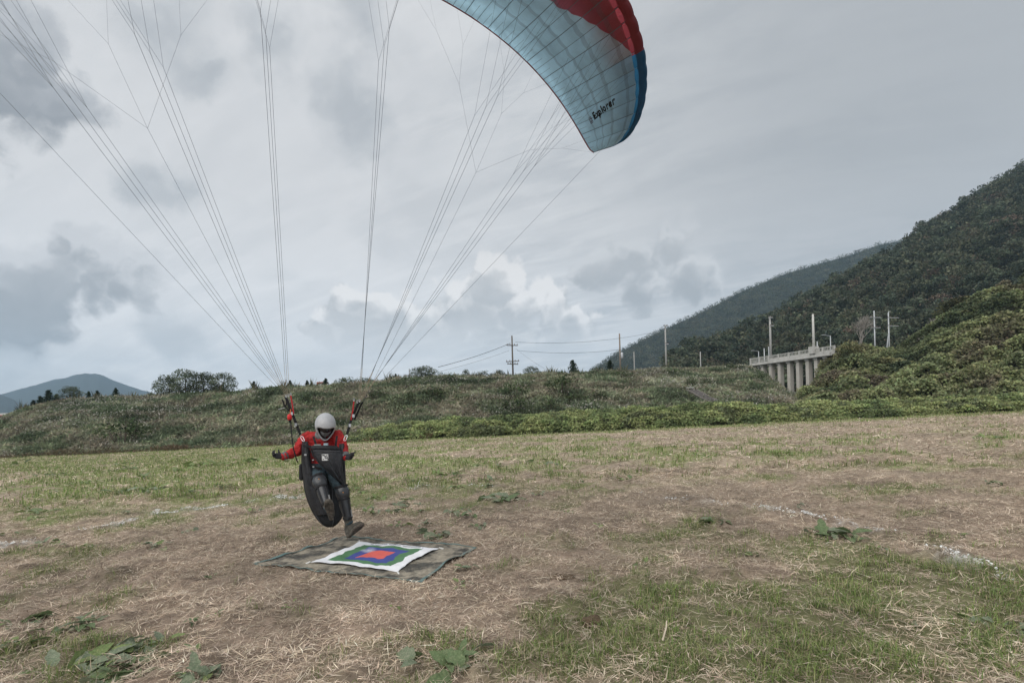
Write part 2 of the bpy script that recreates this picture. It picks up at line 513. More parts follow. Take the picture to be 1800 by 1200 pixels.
def build_field():
    ys = np.concatenate([np.linspace(-5, 2.4, 14), 2.4 + np.cumsum(np.linspace(0.035, 0.5, 190) ** 1.0)])
    ys = ys[ys < 66]
    us = np.linspace(-1.6, 1.6, 240)
    Y, U = np.meshgrid(ys, us, indexing='ij')
    X = U * np.maximum(Y, 4.0) * 1.0
    Z = zfield(X, Y)
    g = green(X, Y)[..., None]; ch = chalk(X.ravel(), Y.ravel()).reshape(X.shape)[..., None]
    far = sstep(Y, 4.5, 13)[..., None]
    n = fbm(X, Y, 2.5, 4)[..., None]
    soil = np.array([.25, .195, .152]) * (1 - far) + np.array([.29, .235, .18]) * far
    n3 = fbm(X + 5, Y * 1.0, .7, 4)[..., None]; soil = soil * (0.55 + .9 * n) * (.82 + .36 * n3)
    gr = np.array([.12, .13, .06]) * (1 - far) + np.array([.185, .225, .085]) * far
    c = soil * (1 - g * 0.85) + gr * (0.7 + 0.6 * n) * g * 0.85
    c = c * (1 - ch * .8) + np.array([.55, .55, .54]) * ch * .8
    me = grid_mesh('field', np.stack([X, Y, Z], -1), True, c)
    o = link('field', me, M_soil); tag(o, 'mown field of cut brown straw with patches of green grass', kind='structure')


build_field()

g = MB(); g.box((0, 1600, -3.6), (6400, 3500, 0.4))
o = link('ground', g.mesh('ground'), mat('plain_ground', (0.07, 0.075, 0.05), rough=0.95, var=0.3, vscale=0.02)); tag(o, 'flat green plain reaching beyond the embankment', kind='structure')

CREST = np.array([(-700, 790, 80), (-300, 772, 76), (-60, 752, 72), (0, 741, 71), (17, 733, 71), (43, 721, 71), (83, 712, 71), (117, 707, 71), (167, 703, 71), (275, 698, 71), (430, 689, 71),
                  (550, 681, 71), (650, 674, 71), (700, 669, 71), (850, 664, 72), (1000, 659, 74), (1150, 652, 80), (1250, 648, 84), (1310, 646, 87), (1335, 656, 86), (1350, 667, 84), (1366, 677, 82),
                  (1382, 690, 80), (1398, 698, 78), (1440, 712, 74)], float)
MOUND = np.array([(1400, 716, 70), (1415, 706, 72), (1428, 690, 75), (1445, 655, 77), (1475, 626, 78), (1500, 622, 78), (1530, 630, 78), (1570, 622, 77), (1610, 600, 76), (1640, 582, 75), (1690, 549, 74), (1750, 520, 74), (1800, 500, 74),
                  (1900, 455, 76), (2100, 380, 80), (2500, 300, 90)], float)


def slope_pt(prof, px, s, back=0.0):
    px = np.asarray(px, float); s = np.asarray(s, float)
    cy = np.interp(px, prof[:, 0], prof[:, 1]); cd = np.interp(px, prof[:, 0], prof[:, 2])
    u = px - 900; w = 600 - cy + HOR
    cx = (CR * u + SR * w) / F * cd; cz = EYE + (-SR * u + CR * w) / F * cd
    bd = edge_depth(px) + np.interp(px, [600, 900], [0.3, 4.5]); bx = u / F * bd; bz = SLOPE * bx - 0.25
    f = np.clip(s, 0, 1); zz = bz + (cz - bz) * (0.62 * f ** 0.8 + 0.38 * f * f * (3 - 2 * f))
    x = bx + (cx - bx) * f; y = bd + (cd - bd) * f
    lump = (fbm(x * 1.0, y * 1.0, 0.22, 4) - 0.5) * 2.4 * np.sin(np.pi * np.clip(f, 0, 1) * .9 + .12) + (fbm(x, y, 0.9, 3) - 0.5) * 0.45
    return np.stack([x, y + back, zz + lump], -1)


def build_slope(name, prof, label, m):
    p0, p1 = prof[0, 0], prof[-1, 0]
    px = np.linspace(p0, p1, int((p1 - p0) / 5)); s = np.linspace(0, 1, 44)
    S, X = np.meshgrid(s, px, indexing='ij')
    G = slope_pt(prof, X, S)
    top = G[-1]
    k = top / np.maximum(top[:, 1:2], 1) 
    rows = [G[:1] * 1.0 + np.array([0, -0.8, -0.8])] + [G]
    for dd, dz in ((3, -.05), (8, -.1), (14, -2.0), (22, -6.0), (34, -14.0)):
        r = top.copy(); r[:, :2] += k[:, :2] * dd; r[:, 2] = np.maximum(r[:, 2] + dz, -3.4); rows.append(r[None])
    o = link(name, grid_mesh(name, np.concatenate(rows, 0)), m); tag(o, label, kind='structure')


build_slope('embankment', CREST, 'long weedy earth embankment behind the field', M_slope)
build_slope('hillside_foot', MOUND, 'steep foot of the wooded hill smothered in vines', M_slope)

NEAR = np.array([(900, 672, 200), (1060, 660, 210), (1150, 644, 220), (1220, 612, 235), (1300, 572, 250), (1400, 522, 270), (1480, 480, 285), (1580, 428, 300), (1640, 392, 310), (1700, 362, 320), (1750, 330, 330),
                 (1800, 302, 340), (2000, 205, 360), (2150, 150, 370)], float)
FARR = np.array([(1000, 690, 600), (1040, 652, 600), (1052, 645, 600), (1085, 622, 605), (1130, 598, 610), (1170, 578, 615), (1230, 551, 620), (1300, 514, 630), (1380, 482, 640), (1430, 467, 650), (1500, 447, 660),
                 (1540, 432, 665), (1580, 425, 670), (1650, 410, 680), (1800, 380, 700), (2000, 380, 720)], float)


NEAR[:, 1] += np.interp(NEAR[:, 0], [1150, 1300, 1500, 1620, 1800], [18, 42, 40, 22, 12])


FARR[:, 2] *= 1.42


def hill_pt(prof, d0, px, s):
    px = np.asarray(px, float); s = np.asarray(s, float)
    cy = np.interp(px, prof[:, 0], prof[:, 1]); cd = np.interp(px, prof[:, 0], prof[:, 2])
    u = px - 900; w = 600 - cy + HOR
    cx = (CR * u + SR * w) / F * cd; cz = EYE + (-SR * u + CR * w) / F * cd
    bx = u / F * d0; bz = np.full(px.shape, -2.0) + np.clip((px - 1350) / 400, 0, 2) * 9 * (d0 < 200)
    f = np.clip(s, 0, 1)
    x = bx + (cx - bx) * f; y = d0 + (cd - d0) * f
    zz = bz + (cz - bz) * (0.75 * f + 0.25 * f * f * (3 - 2 * f)) + (fbm(x, y, 0.012, 3) - 0.5) * 22 * np.sin(np.pi * f)
    return np.stack([x, y, zz], -1)


def build_hill(name, prof, d0, label):
    px = np.linspace(prof[0, 0], prof[-1, 0], 120); s = np.linspace(0, 1, 40)
    S, X = np.meshgrid(s, px, indexing='ij'); G = hill_pt(prof, d0, X, S)
    top = G[-1]; r = top.copy(); r[:, :2] *= 1.15; r[:, 2] = top[:, 2] * 0.9; r2 = top.copy(); r2[:, :2] *= 1.6; r2[:, 2] = -3.3
    b = G[0].copy(); b[:, 2] = -3.35
    o = link(name, grid_mesh(name, np.concatenate([b[None], G, r[None], r2[None]], 0)), M_hill); tag(o, label, kind='structure')


build_hill('near_hill', NEAR, 118, 'steep dark wooded hill rising beside the viaduct')
build_hill('far_ridge', FARR, 540, 'hazy forested ridge behind the near hill')


def build_mountain(name, prof, d, label):
    prof = np.array(prof, float); px = np.linspace(prof[0, 0], prof[-1, 0], 260); cy = np.interp(px, prof[:, 0], prof[:, 1])
    cy = cy + (fbm(px, px * 0 + 3, 0.05, 4) - 0.5) * 3.0
    rows = []
    for f in np.linspace(0, 1, 24):
        u = px - 900; w = 600 - cy + HOR
        dd = d * (0.72 + 0.28 * f); z = EYE + (-SR * u + CR * w) / F * d
        zz = -3.3 + (z + 3.3) * f + (fbm(px, px * 0 + f * 40, 0.03, 4) - 0.5) * 60 * math.sin(math.pi * f)
        rows.append(np.stack([u / F * dd, px * 0 + dd, zz], -1))
    b = rows[-1].copy(); b[:, 1] += 300; b[:, 2] = -3.3; rows.append(b)
    o = link(name, grid_mesh(name, np.array(rows)), M_hill); tag(o, label, kind='structure')


build_mountain('far_mountain', [(-160, 745), (-60, 712), (0, 695), (40, 682), (70, 675), (100, 667), (118, 664), (132, 659), (150, 656), (168, 656), (185, 661), (215, 673), (245, 684), (270, 690), (330, 705), (420, 722), (500, 745)], 2900,
               'distant blue mountain with a rounded summit')
build_mountain('far_foothill', [(-300, 690), (-100, 684), (-40, 688), (0, 693), (20, 700), (45, 711), (80, 722), (130, 735), (180, 752)], 2100, 'low blue foothill in front of the distant mountain')

# ------------------------------------------------------------------ trees and shrubs (local coordinates, base at origin)
def tube_np(segs, seg=5):
    b = MB()
    for a in segs: b.tube([a[0], a[2]], [a[1], a[3]], seg, True)
    return b


def clump_leaves(rng, centres, radii, n_each, ln, wd, base_cols, flat=0.7, upb=0.6, outer=0.5):
    Cs, cols, n = [], [], 0
    for c, r, bc in zip(centres, radii, base_cols):
        k = max(3, int(n_each * r * r))
        d = rand_dirs(k, rng); rr = r * (outer + (1 - outer) * rng.random(k) ** 0.5)[:, None]
        p = np.asarray(c) + d * rr * np.array([1, 1, flat])
        Cs.append(p); cols.append(jitter(bc, k, 0.28, 0.06, rng))
    C = np.concatenate(Cs); cols = np.concatenate(cols); n = len(C)
    A, B = leaf_axes(n, ln * rng.uniform(.6, 1.3, n), wd * rng.uniform(.6, 1.3, n), (0, 0, 1), rng, upb)
    return diamonds(C, A, B, cols)


def broadleaf(seed, h, w, cols, n_clump=26, n_each=60, ln=.4, wd=.26, trunk=.35, low=.25, spread=1.0, rk=1.0):
    rng = np.random.default_rng(seed)
    cen, rad, bc, segs = [], [], [], []
    tr = h * 0.028
    top = np.array([rng.normal() * .05 * h, rng.normal() * .05 * h, h * .7])
    segs.append(((0, 0, -.5), tr * 1.2, tuple(top * .45), tr * .8)); segs.append((tuple(top * .45), tr * .8, tuple(top), tr * .3))
    for i in range(n_clump):
        z = low + (1 - low) * (i + rng.random()) / n_clump
        prof = math.sin(math.pi * min(1, (z - low) / (1 - low) * .82 + .14)) ** .7
        a = i * 2.399 + rng.normal() * .4; r = w * .5 * prof * (0.35 + .55 * rng.random() ** .5) * spread
        c = np.array([math.cos(a) * r, math.sin(a) * r, h * z * .95])
        cen.append(c); rad.append(w * rk * rng.uniform(.13, .23)); bc.append(np.asarray(cols[rng.integers(len(cols))]) * rng.uniform(.5, 1.45))
        if i % 2 == 0:
            st = top * min(.95, max(.25, z * .8 - .1) / .7); segs.append((tuple(st), tr * .4, tuple(c), tr * .12))
    return tube_np(segs), clump_leaves(rng, cen, rad, n_each, ln, wd, bc)


def hillpine(seed, h, w, cols):
    rng = np.random.default_rng(seed); cen, rad, bc, segs = [], [], [], []
    tr = h * .02
    segs.append(((0, 0, -1.5), tr * 1.3, (0, 0, h * .9), tr * .4))
    nl = 7
    for i in range(nl):
        z = .28 + .7 * i / (nl - 1); rw = w * .5 * (1.08 - z) ** .6 * 1.15
        for k in range(max(2, int(4.5 * (1.15 - z)))):
            a = rng.random() * 6.28; r = rw * rng.uniform(.35, 1); c = np.array([math.cos(a) * r, math.sin(a) * r, h * z + rng.normal() * .25])
            cen.append(c); rad.append(w * rng.uniform(.17, .27)); bc.append(np.asarray(cols[rng.integers(len(cols))]) * rng.uniform(.5, 1.45))
            segs.append(((0, 0, h * z - .5), tr * .3, tuple(c), tr * .1))
    return tube_np(segs, 4), clump_leaves(rng, cen, rad, 24, .75, .34, bc, .5, .8)


def conifer(seed, h, w, cols):
    rng = np.random.default_rng(seed); C, A, B, K = [], [], [], []; segs = [((0, 0, -.3), h * .03, (0, 0, h * .97), h * .006)]
    for i in range(int(26)):
        z = .06 + .93 * i / 26; rw = w * .5 * (1 - z) ** .8 + .04 * w
        for k in range(7):
            a = rng.random() * 6.28; r = rw * rng.uniform(.4, 1.35); tip = np.array([math.cos(a) * r, math.sin(a) * r, h * z - r * .15])
            segs.append(((0, 0, h * z + .02), h * .004, tuple(tip), h * .002)) if k < 2 else None
            for j in range(9):
                t = rng.uniform(.15, 1); C.append(np.array([0, 0, h * z]) * (1 - t) + tip * t + rng.normal(size=3) * .04 * h * .5); K.append(np.asarray(cols[rng.integers(len(cols))]) * rng.uniform(.7, 1.3))
    C = np.array(C); n = len(C); a, b = leaf_axes(n, h * .1 * rng.uniform(.6, 1.4, n), h * .035 * np.ones(n), (0, 0, 1), rng, .4)
    return tube_np(segs, 4), diamonds(C, a, b, jitter(np.array(K), n, .25, .05, rng))


def twigs(seed, h, w, depth=5, r0=None):
    rng = random.Random(seed); b = MB()

    def grow(p, d, ln, r, k):
        q = p + d * ln; b.tube([p, q], [r, r * .62], 3 if k < 3 else 5, False)
        if k == 0: return
        for i in range(3 if k > 1 else 4):
            nd = (d + Vector((rng.gauss(0, .45) * w / h * 1.5, rng.gauss(0, .45) * w / h * 1.5, rng.gauss(.15, .22)))).normalized()
            grow(p.lerp(q, rng.uniform(.55, 1)), nd, ln * rng.uniform(.62, .85), r * .58, k - 1)
    grow(Vector((0, 0, -.3)), Vector((0, 0, 1)), h * .27, r0 or h * .02, depth)
    return b


def shrub(seed, h, w, cols, n_each=55, ln=.22, wd=.14, n_clump=16):
    rng = np.random.default_rng(seed); cen, rad, bc, segs = [], [], [], []
    for i in range(n_clump):
        a = rng.random() * 6.28; q = rng.random() ** .5; r = w * .5 * q * .85; z = h * (.25 + .6 * (1 - q * q * .8) * rng.uniform(.5, 1.05))
        c = np.array([math.cos(a) * r, math.sin(a) * r, z]); cen.append(c); rad.append(min(h, w) * rng.uniform(.2, .32)); bc.append(np.asarray(cols[rng.integers(len(cols))]) * rng.uniform(.5, 1.45))
        segs.append((tuple(c * np.array([.15, .15, 0]) - np.array([0, 0, .3])), h * .02, tuple(c), h * .006))
    return tube_np(segs, 4), clump_leaves(rng, cen, rad, n_each, ln, wd, bc, .8)


def plant_proto(name, wood, leaves, label, cat, group=None, crown='crown', stem='trunk', mleaf=None, mwood=None):
    r = empty(name, (0, 0, 0), label, cat, group)
    link(stem, wood.mesh(stem), mwood or M_bark, r)
    if leaves is not None:
        V, f, c = leaves; link(crown, np_mesh(crown, V, [f], c), mleaf or M_leaf_o, r)
    return r


PINE_C = [(.058, .074, .05), (.08, .098, .064), (.092, .10, .07), (.046, .06, .046)]
OAK_C = [(.104, .114, .072), (.084, .10, .062), (.13, .13, .085), (.06, .077, .05)]
BROWN_C = [(.17, .125, .10), (.15, .12, .09), (.19, .14, .11)]

# ---- the near hill: the 300 nearest trees are things of their own, the rest a mass
HG = 'trees covering the near hill'
hl = {'pine': 'dark green pine among the trees covering the steep near hill', 'oak': 'olive green broadleaf tree among the trees covering the steep near hill',
      'rust': 'brownish autumn tree among the trees covering the steep near hill'}
hill_kinds = []
for i in range(3):
    w_, l_ = hillpine(100 + i, 9.5, 6.6, PINE_C); hill_kinds.append(('pine', w_, l_))
for i in range(3):
    w_, l_ = broadleaf(140 + i, 8.0, 7.4, OAK_C, 17, 26, .6, .4, rk=1.4); hill_kinds.append(('oak', w_, l_))
w_, l_ = broadleaf(160, 7.5, 6.0, BROWN_C, 15, 26, .5, .3, rk=1.4); hill_kinds.append(('rust', w_, l_))


def hill_spots(prof, d0, px0, px1, step, seed):
    rng = np.random.default_rng(seed); out = []
    top = np.interp(np.linspace(px0, px1, 40), prof[:, 0], prof[:, 2]).max()
    s = 0.0
    while s < 1.0:
        d = d0 + (np.interp((px0 + px1) / 2, prof[:, 0], prof[:, 2]) - d0) * s
        px = px0
        while px < px1:
            px += step / d * F * rng.uniform(.75, 1.25); ss = s + rng.normal() * .012
            if 0 <= ss <= 1: out.append((px, ss, d))
        s += step * .85 / (np.interp(px1, prof[:, 0], prof[:, 2]) - d0)
    return np.array(out)


sp = hill_spots(NEAR, 118, 1165, 1990, 5.6, 5)
pts = hill_pt(NEAR, 118, sp[:, 0], sp[:, 1])
# what the front slopes hide is left out
ppx = 900 + F * pts[:, 0] / pts[:, 1]
ztop = pts[:, 2] + 10
ok = np.ones(len(pts), bool)
for prof in (CREST, MOUND):
    cy = np.interp(ppx, prof[:, 0], prof[:, 1], left=9999, right=9999)
    ty = 600 + HOR - F * (SR * pts[:, 0] + CR * (ztop - EYE)) / pts[:, 1]
    ok &= ~((ty > cy + 2) & (ppx > prof[0, 0]) & (ppx < prof[-1, 0]))
pts = pts[ok]; ppx = ppx[ok]
rng = np.random.default_rng(11)
kindsel = np.where(rng.random(len(pts)) < .5, rng.integers(0, 3, len(pts)), rng.integers(3, 6, len(pts)))
kindsel[rng.random(len(pts)) < .11] = 6
inview = (ppx < 1830)
order = np.argsort(np.where(inview, pts[:, 1], 1e6))
single = set(order[:290].tolist())
protos = {}
mass_V, mass_f, mass_c, off = [], [], [], 0
for i in range(len(pts)):
    k = int(kindsel[i]); nm, wd_, lv = hill_kinds[k]; s = float(rng.uniform(.6, 1.4)); rz = float(rng.random() * 6.28)
    if i in single:
        if k not in protos:
            r = plant_proto({'pine': 'pine_tree', 'oak': 'broadleaf_tree', 'rust': 'autumn_tree'}[nm], wd_, lv, hl[nm], 'tree', HG); protos[k] = r
            r.location = pts[i]; r.rotation_euler = (0, 0, rz); r.scale = (s, s, s)
        else:
            copy_thing(protos[k], pts[i], rz, s * 1.15)
    else:
        V, f, c = lv; n = len(f); keep = np.nonzero(rng.random(n) < (.235 if inview[i] else .05))[0]
        Vq = V.reshape(-1, 4, 3)[keep] * s * 1.0; ce = Vq.mean(1, keepdims=True); Vq = ce + (Vq - ce) * 1.65
        cz, sz = math.cos(rz), math.sin(rz); R = np.array([[cz, sz, 0], [-sz, cz, 0], [0, 0, 1]])
        mass_V.append((Vq.reshape(-1, 3) @ R + pts[i])); mass_c.append(np.repeat(c.reshape(-1, 4, 3)[keep, 0] * rng.uniform(.75, 1.25), 4, 0))
if mass_V:
    V = np.concatenate(mass_V); me = np_mesh('hill_forest', V, [np.arange(len(V)).reshape(-1, 4)], np.concatenate(mass_c))
    tag(link('hill_forest', me, M_leaf), 'dark mixed forest covering the upper slopes of the near hill', 'forest', kind='stuff')

sp = hill_spots(FARR, 540, 1020, 1700, 11.0, 8); pts = hill_pt(FARR, 540, sp[:, 0], sp[:, 1])
ppx = 900 + F * pts[:, 0] / pts[:, 1]; ny = np.interp(ppx, NEAR[:, 0], NEAR[:, 1]); ty = 600 + HOR - F * (SR * pts[:, 0] + CR * (pts[:, 2] + 10 - EYE)) / pts[:, 1]
pts = pts[ty < ny + 4]; n = len(pts)
per = 54
C = np.repeat(pts, per, 0) + rand_dirs(n * per) * RNG.random((n * per, 1)) ** .4 * np.array([6.4, 6.4, 4.6]) + np.array([0, 0, 3.0])
A, B = leaf_axes(n * per, RNG.uniform(1.3, 2.6, n * per), RNG.uniform(.8, 1.5, n * per), (0, 0, 1), RNG, .8)
tc_ = np.array(PINE_C + OAK_C)[RNG.integers(0, 8, n)] * RNG.uniform(.75, 1.3, (n, 1))
V, f, c = diamonds(C, A, B, jitter(np.repeat(tc_, per, 0), n * per, .25, .05))
tag(link('ridge_forest', np_mesh('ridge_forest', V, [f], c), M_leaf), 'hazy blue green forest covering the far ridge', 'forest', kind='stuff')

# ---- weeds over the embankment
def slope_weeds(name, prof, n, px0, px1, label, palette, seed, s_pow=1.0, plume=.07, size=1.0):
    rng = np.random.default_rng(seed)
    px = rng.uniform(px0, px1, n); s = rng.random(n) ** s_pow
    p = slope_pt(prof, px, s)
    k = fbm(p[:, 0], p[:, 1] * 1.5 + p[:, 2] * 2, .16, 4); k2 = fbm(p[:, 0] + 90, p[:, 1] + p[:, 2] * 2, .35, 3)
    pal = np.array(palette); w = np.clip((k - .3) / .4, 0, .999) * (len(pal) - 1); i0 = w.astype(int); t = (w - i0)[:, None]
    col = pal[i0] * (1 - t) + pal[np.minimum(i0 + 1, len(pal) - 1)] * t
    col *= (0.35 + 1.4 * k2)[:, None]
    m = 3
    C = np.repeat(p, m, 0) + rng.normal(size=(n * m, 3)) * np.array([.22, .22, .1]) * size + np.array([0, 0, .22]) * size
    d = rand_dirs(n * m, rng) * .75 + np.array([0, 0, .55]); d = unit(d)
    L_ = rng.uniform(.25, .75, n * m)[:, None] * size; A = d * L_ * .5
    B = unit(np.cross(d, rand_dirs(n * m, rng))) * rng.uniform(.035, .10, (n * m, 1)) * size
    cc = jitter(np.repeat(col, m, 0), n * m, .35, .07, rng)
    pl = rng.random(n * m) < plume * np.repeat(np.clip((fbm(p[:, 0] + 33, p[:, 2] * 3, .13, 3) - .46) * 6, 0, 1.6), m)
    cc[pl] = jitter((.40, .38, .34), int(pl.sum()), .3, .04, rng); C[pl] += np.array([0, 0, .25]); A[pl] *= .42; B[pl] *= .8
    V, f, c = diamonds(C, A, B, cc)
    tag(link(name, np_mesh(name, V, [f], c), M_leaf), label, 'weeds', kind='stuff')


slope_weeds('embankment_weeds', CREST, 64000, -120, 1440, 'grey green weeds and pale plumed grass over the embankment',
            [(.105, .135, .08), (.20, .225, .145), (.27, .27, .19), (.235, .21, .16), (.185, .215, .13), (.10, .125, .076)], 21, .75, .09)

rng = np.random.default_rng(27); n = 5200
px = rng.uniform(-100, 1330, n); p = slope_pt(CREST, px, rng.uniform(.96, 1.0, n)); hh = rng.uniform(.15, .9, n) * (fbm(px, px * 0, .06, 4) ** 2) * 3.2
d = unit(rand_dirs(n, rng) * .5 + np.array([0, 0, 1.])); A = d * (hh * .5)[:, None]; B = unit(np.cross(d, rand_dirs(n, rng))) * (.035 + .05 * rng.random(n))[:, None]
V, f, c = diamonds(p + A, A, B, jitter(np.array([(.09, .11, .065), (.14, .14, .09), (.07, .09, .05), (.17, .15, .11)])[rng.integers(0, 4, n)], n, .3, .06, rng))
tag(link('crest_weeds', np_mesh('crest_weeds', V, [f], c), M_leaf), 'ragged fringe of tall weeds along the crest of the embankment', 'weeds', kind='stuff')

VINE = [(.06, .078, .044), (.12, .14, .074), (.17, .195, .098), (.215, .235, .115), (.165, .165, .095), (.125, .11, .076)]


def vine_cover(name, sampler, n, label, seed, palette=VINE, ln=.3, bulge=.5, sc=.35, bright=1.0):
    rng = np.random.default_rng(seed); p = sampler(rng, n)
    k = fbm(p[:, 0] * 1.2, p[:, 1] + p[:, 2] * 1.6, sc, 4); k2 = fbm(p[:, 0] + 44, p[:, 1] + p[:, 2] * 2, sc * 2.2, 3)
    pal = np.array(palette) * bright; w = np.clip((k - .28) / .44, 0, .999) * (len(pal) - 1); i0 = w.astype(int); t = (w - i0)[:, None]
    col = (pal[i0] * (1 - t) + pal[np.minimum(i0 + 1, len(pal) - 1)] * t)
    C = p + np.stack([rng.normal(size=n) * .2, -np.abs(k2 - .5) * bulge + rng.normal(size=n) * .12, (k2 - .35) * bulge * 2 + rng.random(n) * .15], 1)
    A, B = leaf_axes(n, ln * rng.uniform(.55, 1.3, n), ln * .75 * rng.uniform(.6, 1.2, n), (0, -.5, .9), rng, 1.0)
    V, f, c = diamonds(C, A, B, jitter(col * (.45 + 1.15 * k2)[:, None], n, .4, .08, rng))
    tag(link(name, np_mesh(name, V, [f], c), M_leaf), label, 'vines', kind='stuff')


def mound_s(rng, n):
    px = rng.uniform(1402, 1930, n); return slope_pt(MOUND, px, rng.random(n) ** .8)


vine_cover('hillside_vines', mound_s, 135000, 'tangled vines and scrub smothering the foot of the hill', 31, VINE, .33, 2.0, .2)

# ---- long low bank of creepers along the far edge of the field
HT = np.array([(600, 764), (650, 752), (720, 744), (800, 737), (1000, 722), (1200, 711), (1400, 709), (1600, 703), (1800, 695), (2000, 688)], float)


def bank_s(rng, n):
    px = rng.uniform(610, 1930, n); t = rng.random(n)
    d = edge_depth(px) + .2; u = px - 900; x0 = u / F * d; z0 = SLOPE * x0 - .1
    dt = d + 3.0; w = 600 - np.interp(px, HT[:, 0], HT[:, 1]) + HOR - 2; zt = EYE + (-SR * u + CR * w) / F * dt
    a = np.clip(t / .7, 0, 1); bb = np.clip((t - .7) / .3, 0, 1)
    x = x0 + u / F * (3.0 * a ** 1.6 + bb * 2.5); y = d + 3.0 * a ** 1.6 + bb * 2.5
    z = z0 + (zt - z0) * a ** .8 - bb * .5 - .12
    lump = (fbm(x, y, .5, 3) - .5) * .5
    return np.stack([x, y - lump, z + lump], 1)


_r = np.random.default_rng(1)
px = np.linspace(605, 1995, 280); rows = []
for t in np.linspace(0, 1, 14):
    class _Fix:
        def uniform(self, a, b, n): return px
        def random(self, n): return np.full(len(px), t)
    rows.append(bank_s(_Fix(), len(px)) + np.array([0, .25, -.18]))
tag(link('vine_bank', grid_mesh('vine_bank', np.array(rows)), M_slope), 'low earth bank along the far edge of the field', kind='structure')
vine_cover('bank_vines', bank_s, 78000, 'bright green creeper leaves over the low bank edging the field', 41,
           [(.11, .14, .068), (.16, .20, .088), (.22, .265, .115), (.28, .31, .14), (.20, .23, .10), (.13, .15, .08)], .22, .5, .4)

# dead brown growth at the foot of the embankment on the far left
rng = np.random.default_rng(51); n = 9000
px = rng.uniform(-150, 760, n); d = edge_depth(px) + rng.uniform(-.6, 1.6, n); x = (px - 900) / F * d
kp = rng.random(n) < np.where(px < 330, .25 + 1.2 * sstep(fbm(x, d, .3, 3), .35, .65), 1.1 * sstep(fbm(x, d, .3, 3), .45, .7)); px, d, x = px[kp], d[kp], x[kp]; n = len(x)
C = np.stack([x, d, SLOPE * x + rng.random(n) ** 1.5 * .75 * (.15 + 1.6 * fbm(x, d, .35, 3) ** 1.5) - .05], 1)
A, B = leaf_axes(n, rng.uniform(.3, .7, n), rng.uniform(.04, .11, n), (0, -1, 0), rng, .5)
kk = fbm(x, d, .12, 3)[:, None]; col = np.array([.15, .095, .07]) * (1 - kk) + np.array([.10, .095, .055]) * kk
V, f, c = diamonds(C, A, B, jitter(col * 1.1, n, .35, .06, rng))
tag(link('dead_undergrowth', np_mesh('dead_undergrowth', V, [f], c), M_leaf), 'reddish brown dead undergrowth at the foot of the embankment', 'undergrowth', kind='stuff')

# ---- trees and shrubs one can count
def crest_at(px, prof=CREST, dz=-.15, fwd=.6):
    p = slope_pt(prof, np.array([px]), np.array([1.0]))[0]; return Vector((p[0], p[1] + fwd, p[2] + dz))


def on_slope(px, py, prof=CREST):
    s = np.linspace(0, 1, 80); p = slope_pt(prof, np.full(80, px), s); y = 600 + HOR - F * (SR * p[:, 0] + CR * (p[:, 2] - EYE)) / p[:, 1]
    return Vector(p[int(np.argmin(abs(y - py)))])


CON_C = [(.035, .055, .036), (.045, .066, .04), (.026, .042, .03)]
con = [plant_proto('conifer', *conifer(200 + i, 1.6, 1.35, CON_C), 'x', 'conifer') for i in range(2)]
con_used = [0, 0]
CG = 'young conifers along the embankment crest'


def put(protos, used, k, loc, rz, sc, label, group=None):
    if used[k] == 0: r = protos[k]; r.location = loc; r.rotation_euler = (0, 0, rz); r.scale = sc if isinstance(sc, tuple) else (sc,) * 3; used[k] = 1
    else: r = copy_thing(protos[k], loc, rz, sc)
    r['label'] = label
    if group: r['group'] = group
    return r


for i, (px, hpx, lab) in enumerate([(52, 17, 'small dark conifer lowest on the sloping left end of the embankment'), (64, 21, 'dark conifer second up the sloping left end of the embankment'),
                                    (79, 26, 'tallest dark conifer in the cluster on the left end of the embankment'), (93, 19, 'dark conifer at the upper end of the cluster left of the bushy tree'),
                                    (150, 16, 'young conifer of the pair, next to the bushy pale tree'), (165, 17, 'young conifer of the pair, on the side of the leafless shrub'), (198, 18, 'shaggy young conifer beside the leafless shrub on the crest'),
                                    (443, 17, 'lone young conifer just past the big bushy trees on the crest'), (507, 15, 'small conifer rising behind the pilot\'s riser straps'), (537, 14, 'narrow conifer beside the red framed hut'),
                                    (570, 17, 'spreading conifer on the other side of the red framed hut'), (694, 13, 'tiny dark conifer next to the leafless bush on the crest'), (1008, 25, 'tall pointed conifer on the crest between bare bush and utility poles'),
                                    (1074, 22, 'dark conifer right beside the pole with the transformer')]):
    loc = crest_at(px); H = hpx / F * loc.y * 1.15
    put(con, con_used, i % 2, loc, i * 1.3, (H / 1.6 * 1.1, H / 1.6 * 1.1, H / 1.6), lab, CG)

TREE_C = [(.085, .108, .07), (.10, .125, .078), (.07, .092, .062), (.13, .15, .10)]
bt = [plant_proto('bushy_tree', *broadleaf(300 + i, 3.0, 3.2, TREE_C, 30, 300, .17, .09, low=.12), 'x', 'tree') for i in range(2)]
bt_used = [0, 0]
BG = 'bushy trees on the embankment crest'
for i, (px, hpx, wpx, lab) in enumerate([(118, 24, 34, 'loose pale green bushy tree in front of the blue mountain'), (291, 34, 42, 'bushy tree at the mountain end of the long clump on the crest'),
                                         (322, 40, 48, 'tallest bushy tree of the long clump on the crest'), (354, 37, 46, 'bushy tree second from the lone conifer in the long clump'), (388, 32, 42, 'bushy tree at the conifer end of the long clump on the crest'),
                                         (742, 22, 52, 'wide leafy tree beside the short pole on the crest'), (818, 15, 14, 'slim upright young tree on the middle of the crest'), (878, 14, 18, 'young tree at the foot of the pole with two crossarms'),
                                         (935, 17, 26, 'yellowish rounded bush tree just past the pole with two crossarms')]):
    loc = crest_at(px); H = hpx / F * loc.y * 1.1; W_ = wpx / F * loc.y * 1.12
    put(bt, bt_used, i % 2, loc, i * 2.1, (W_ / 3.2, W_ / 3.2, H / 3.0), lab, BG)

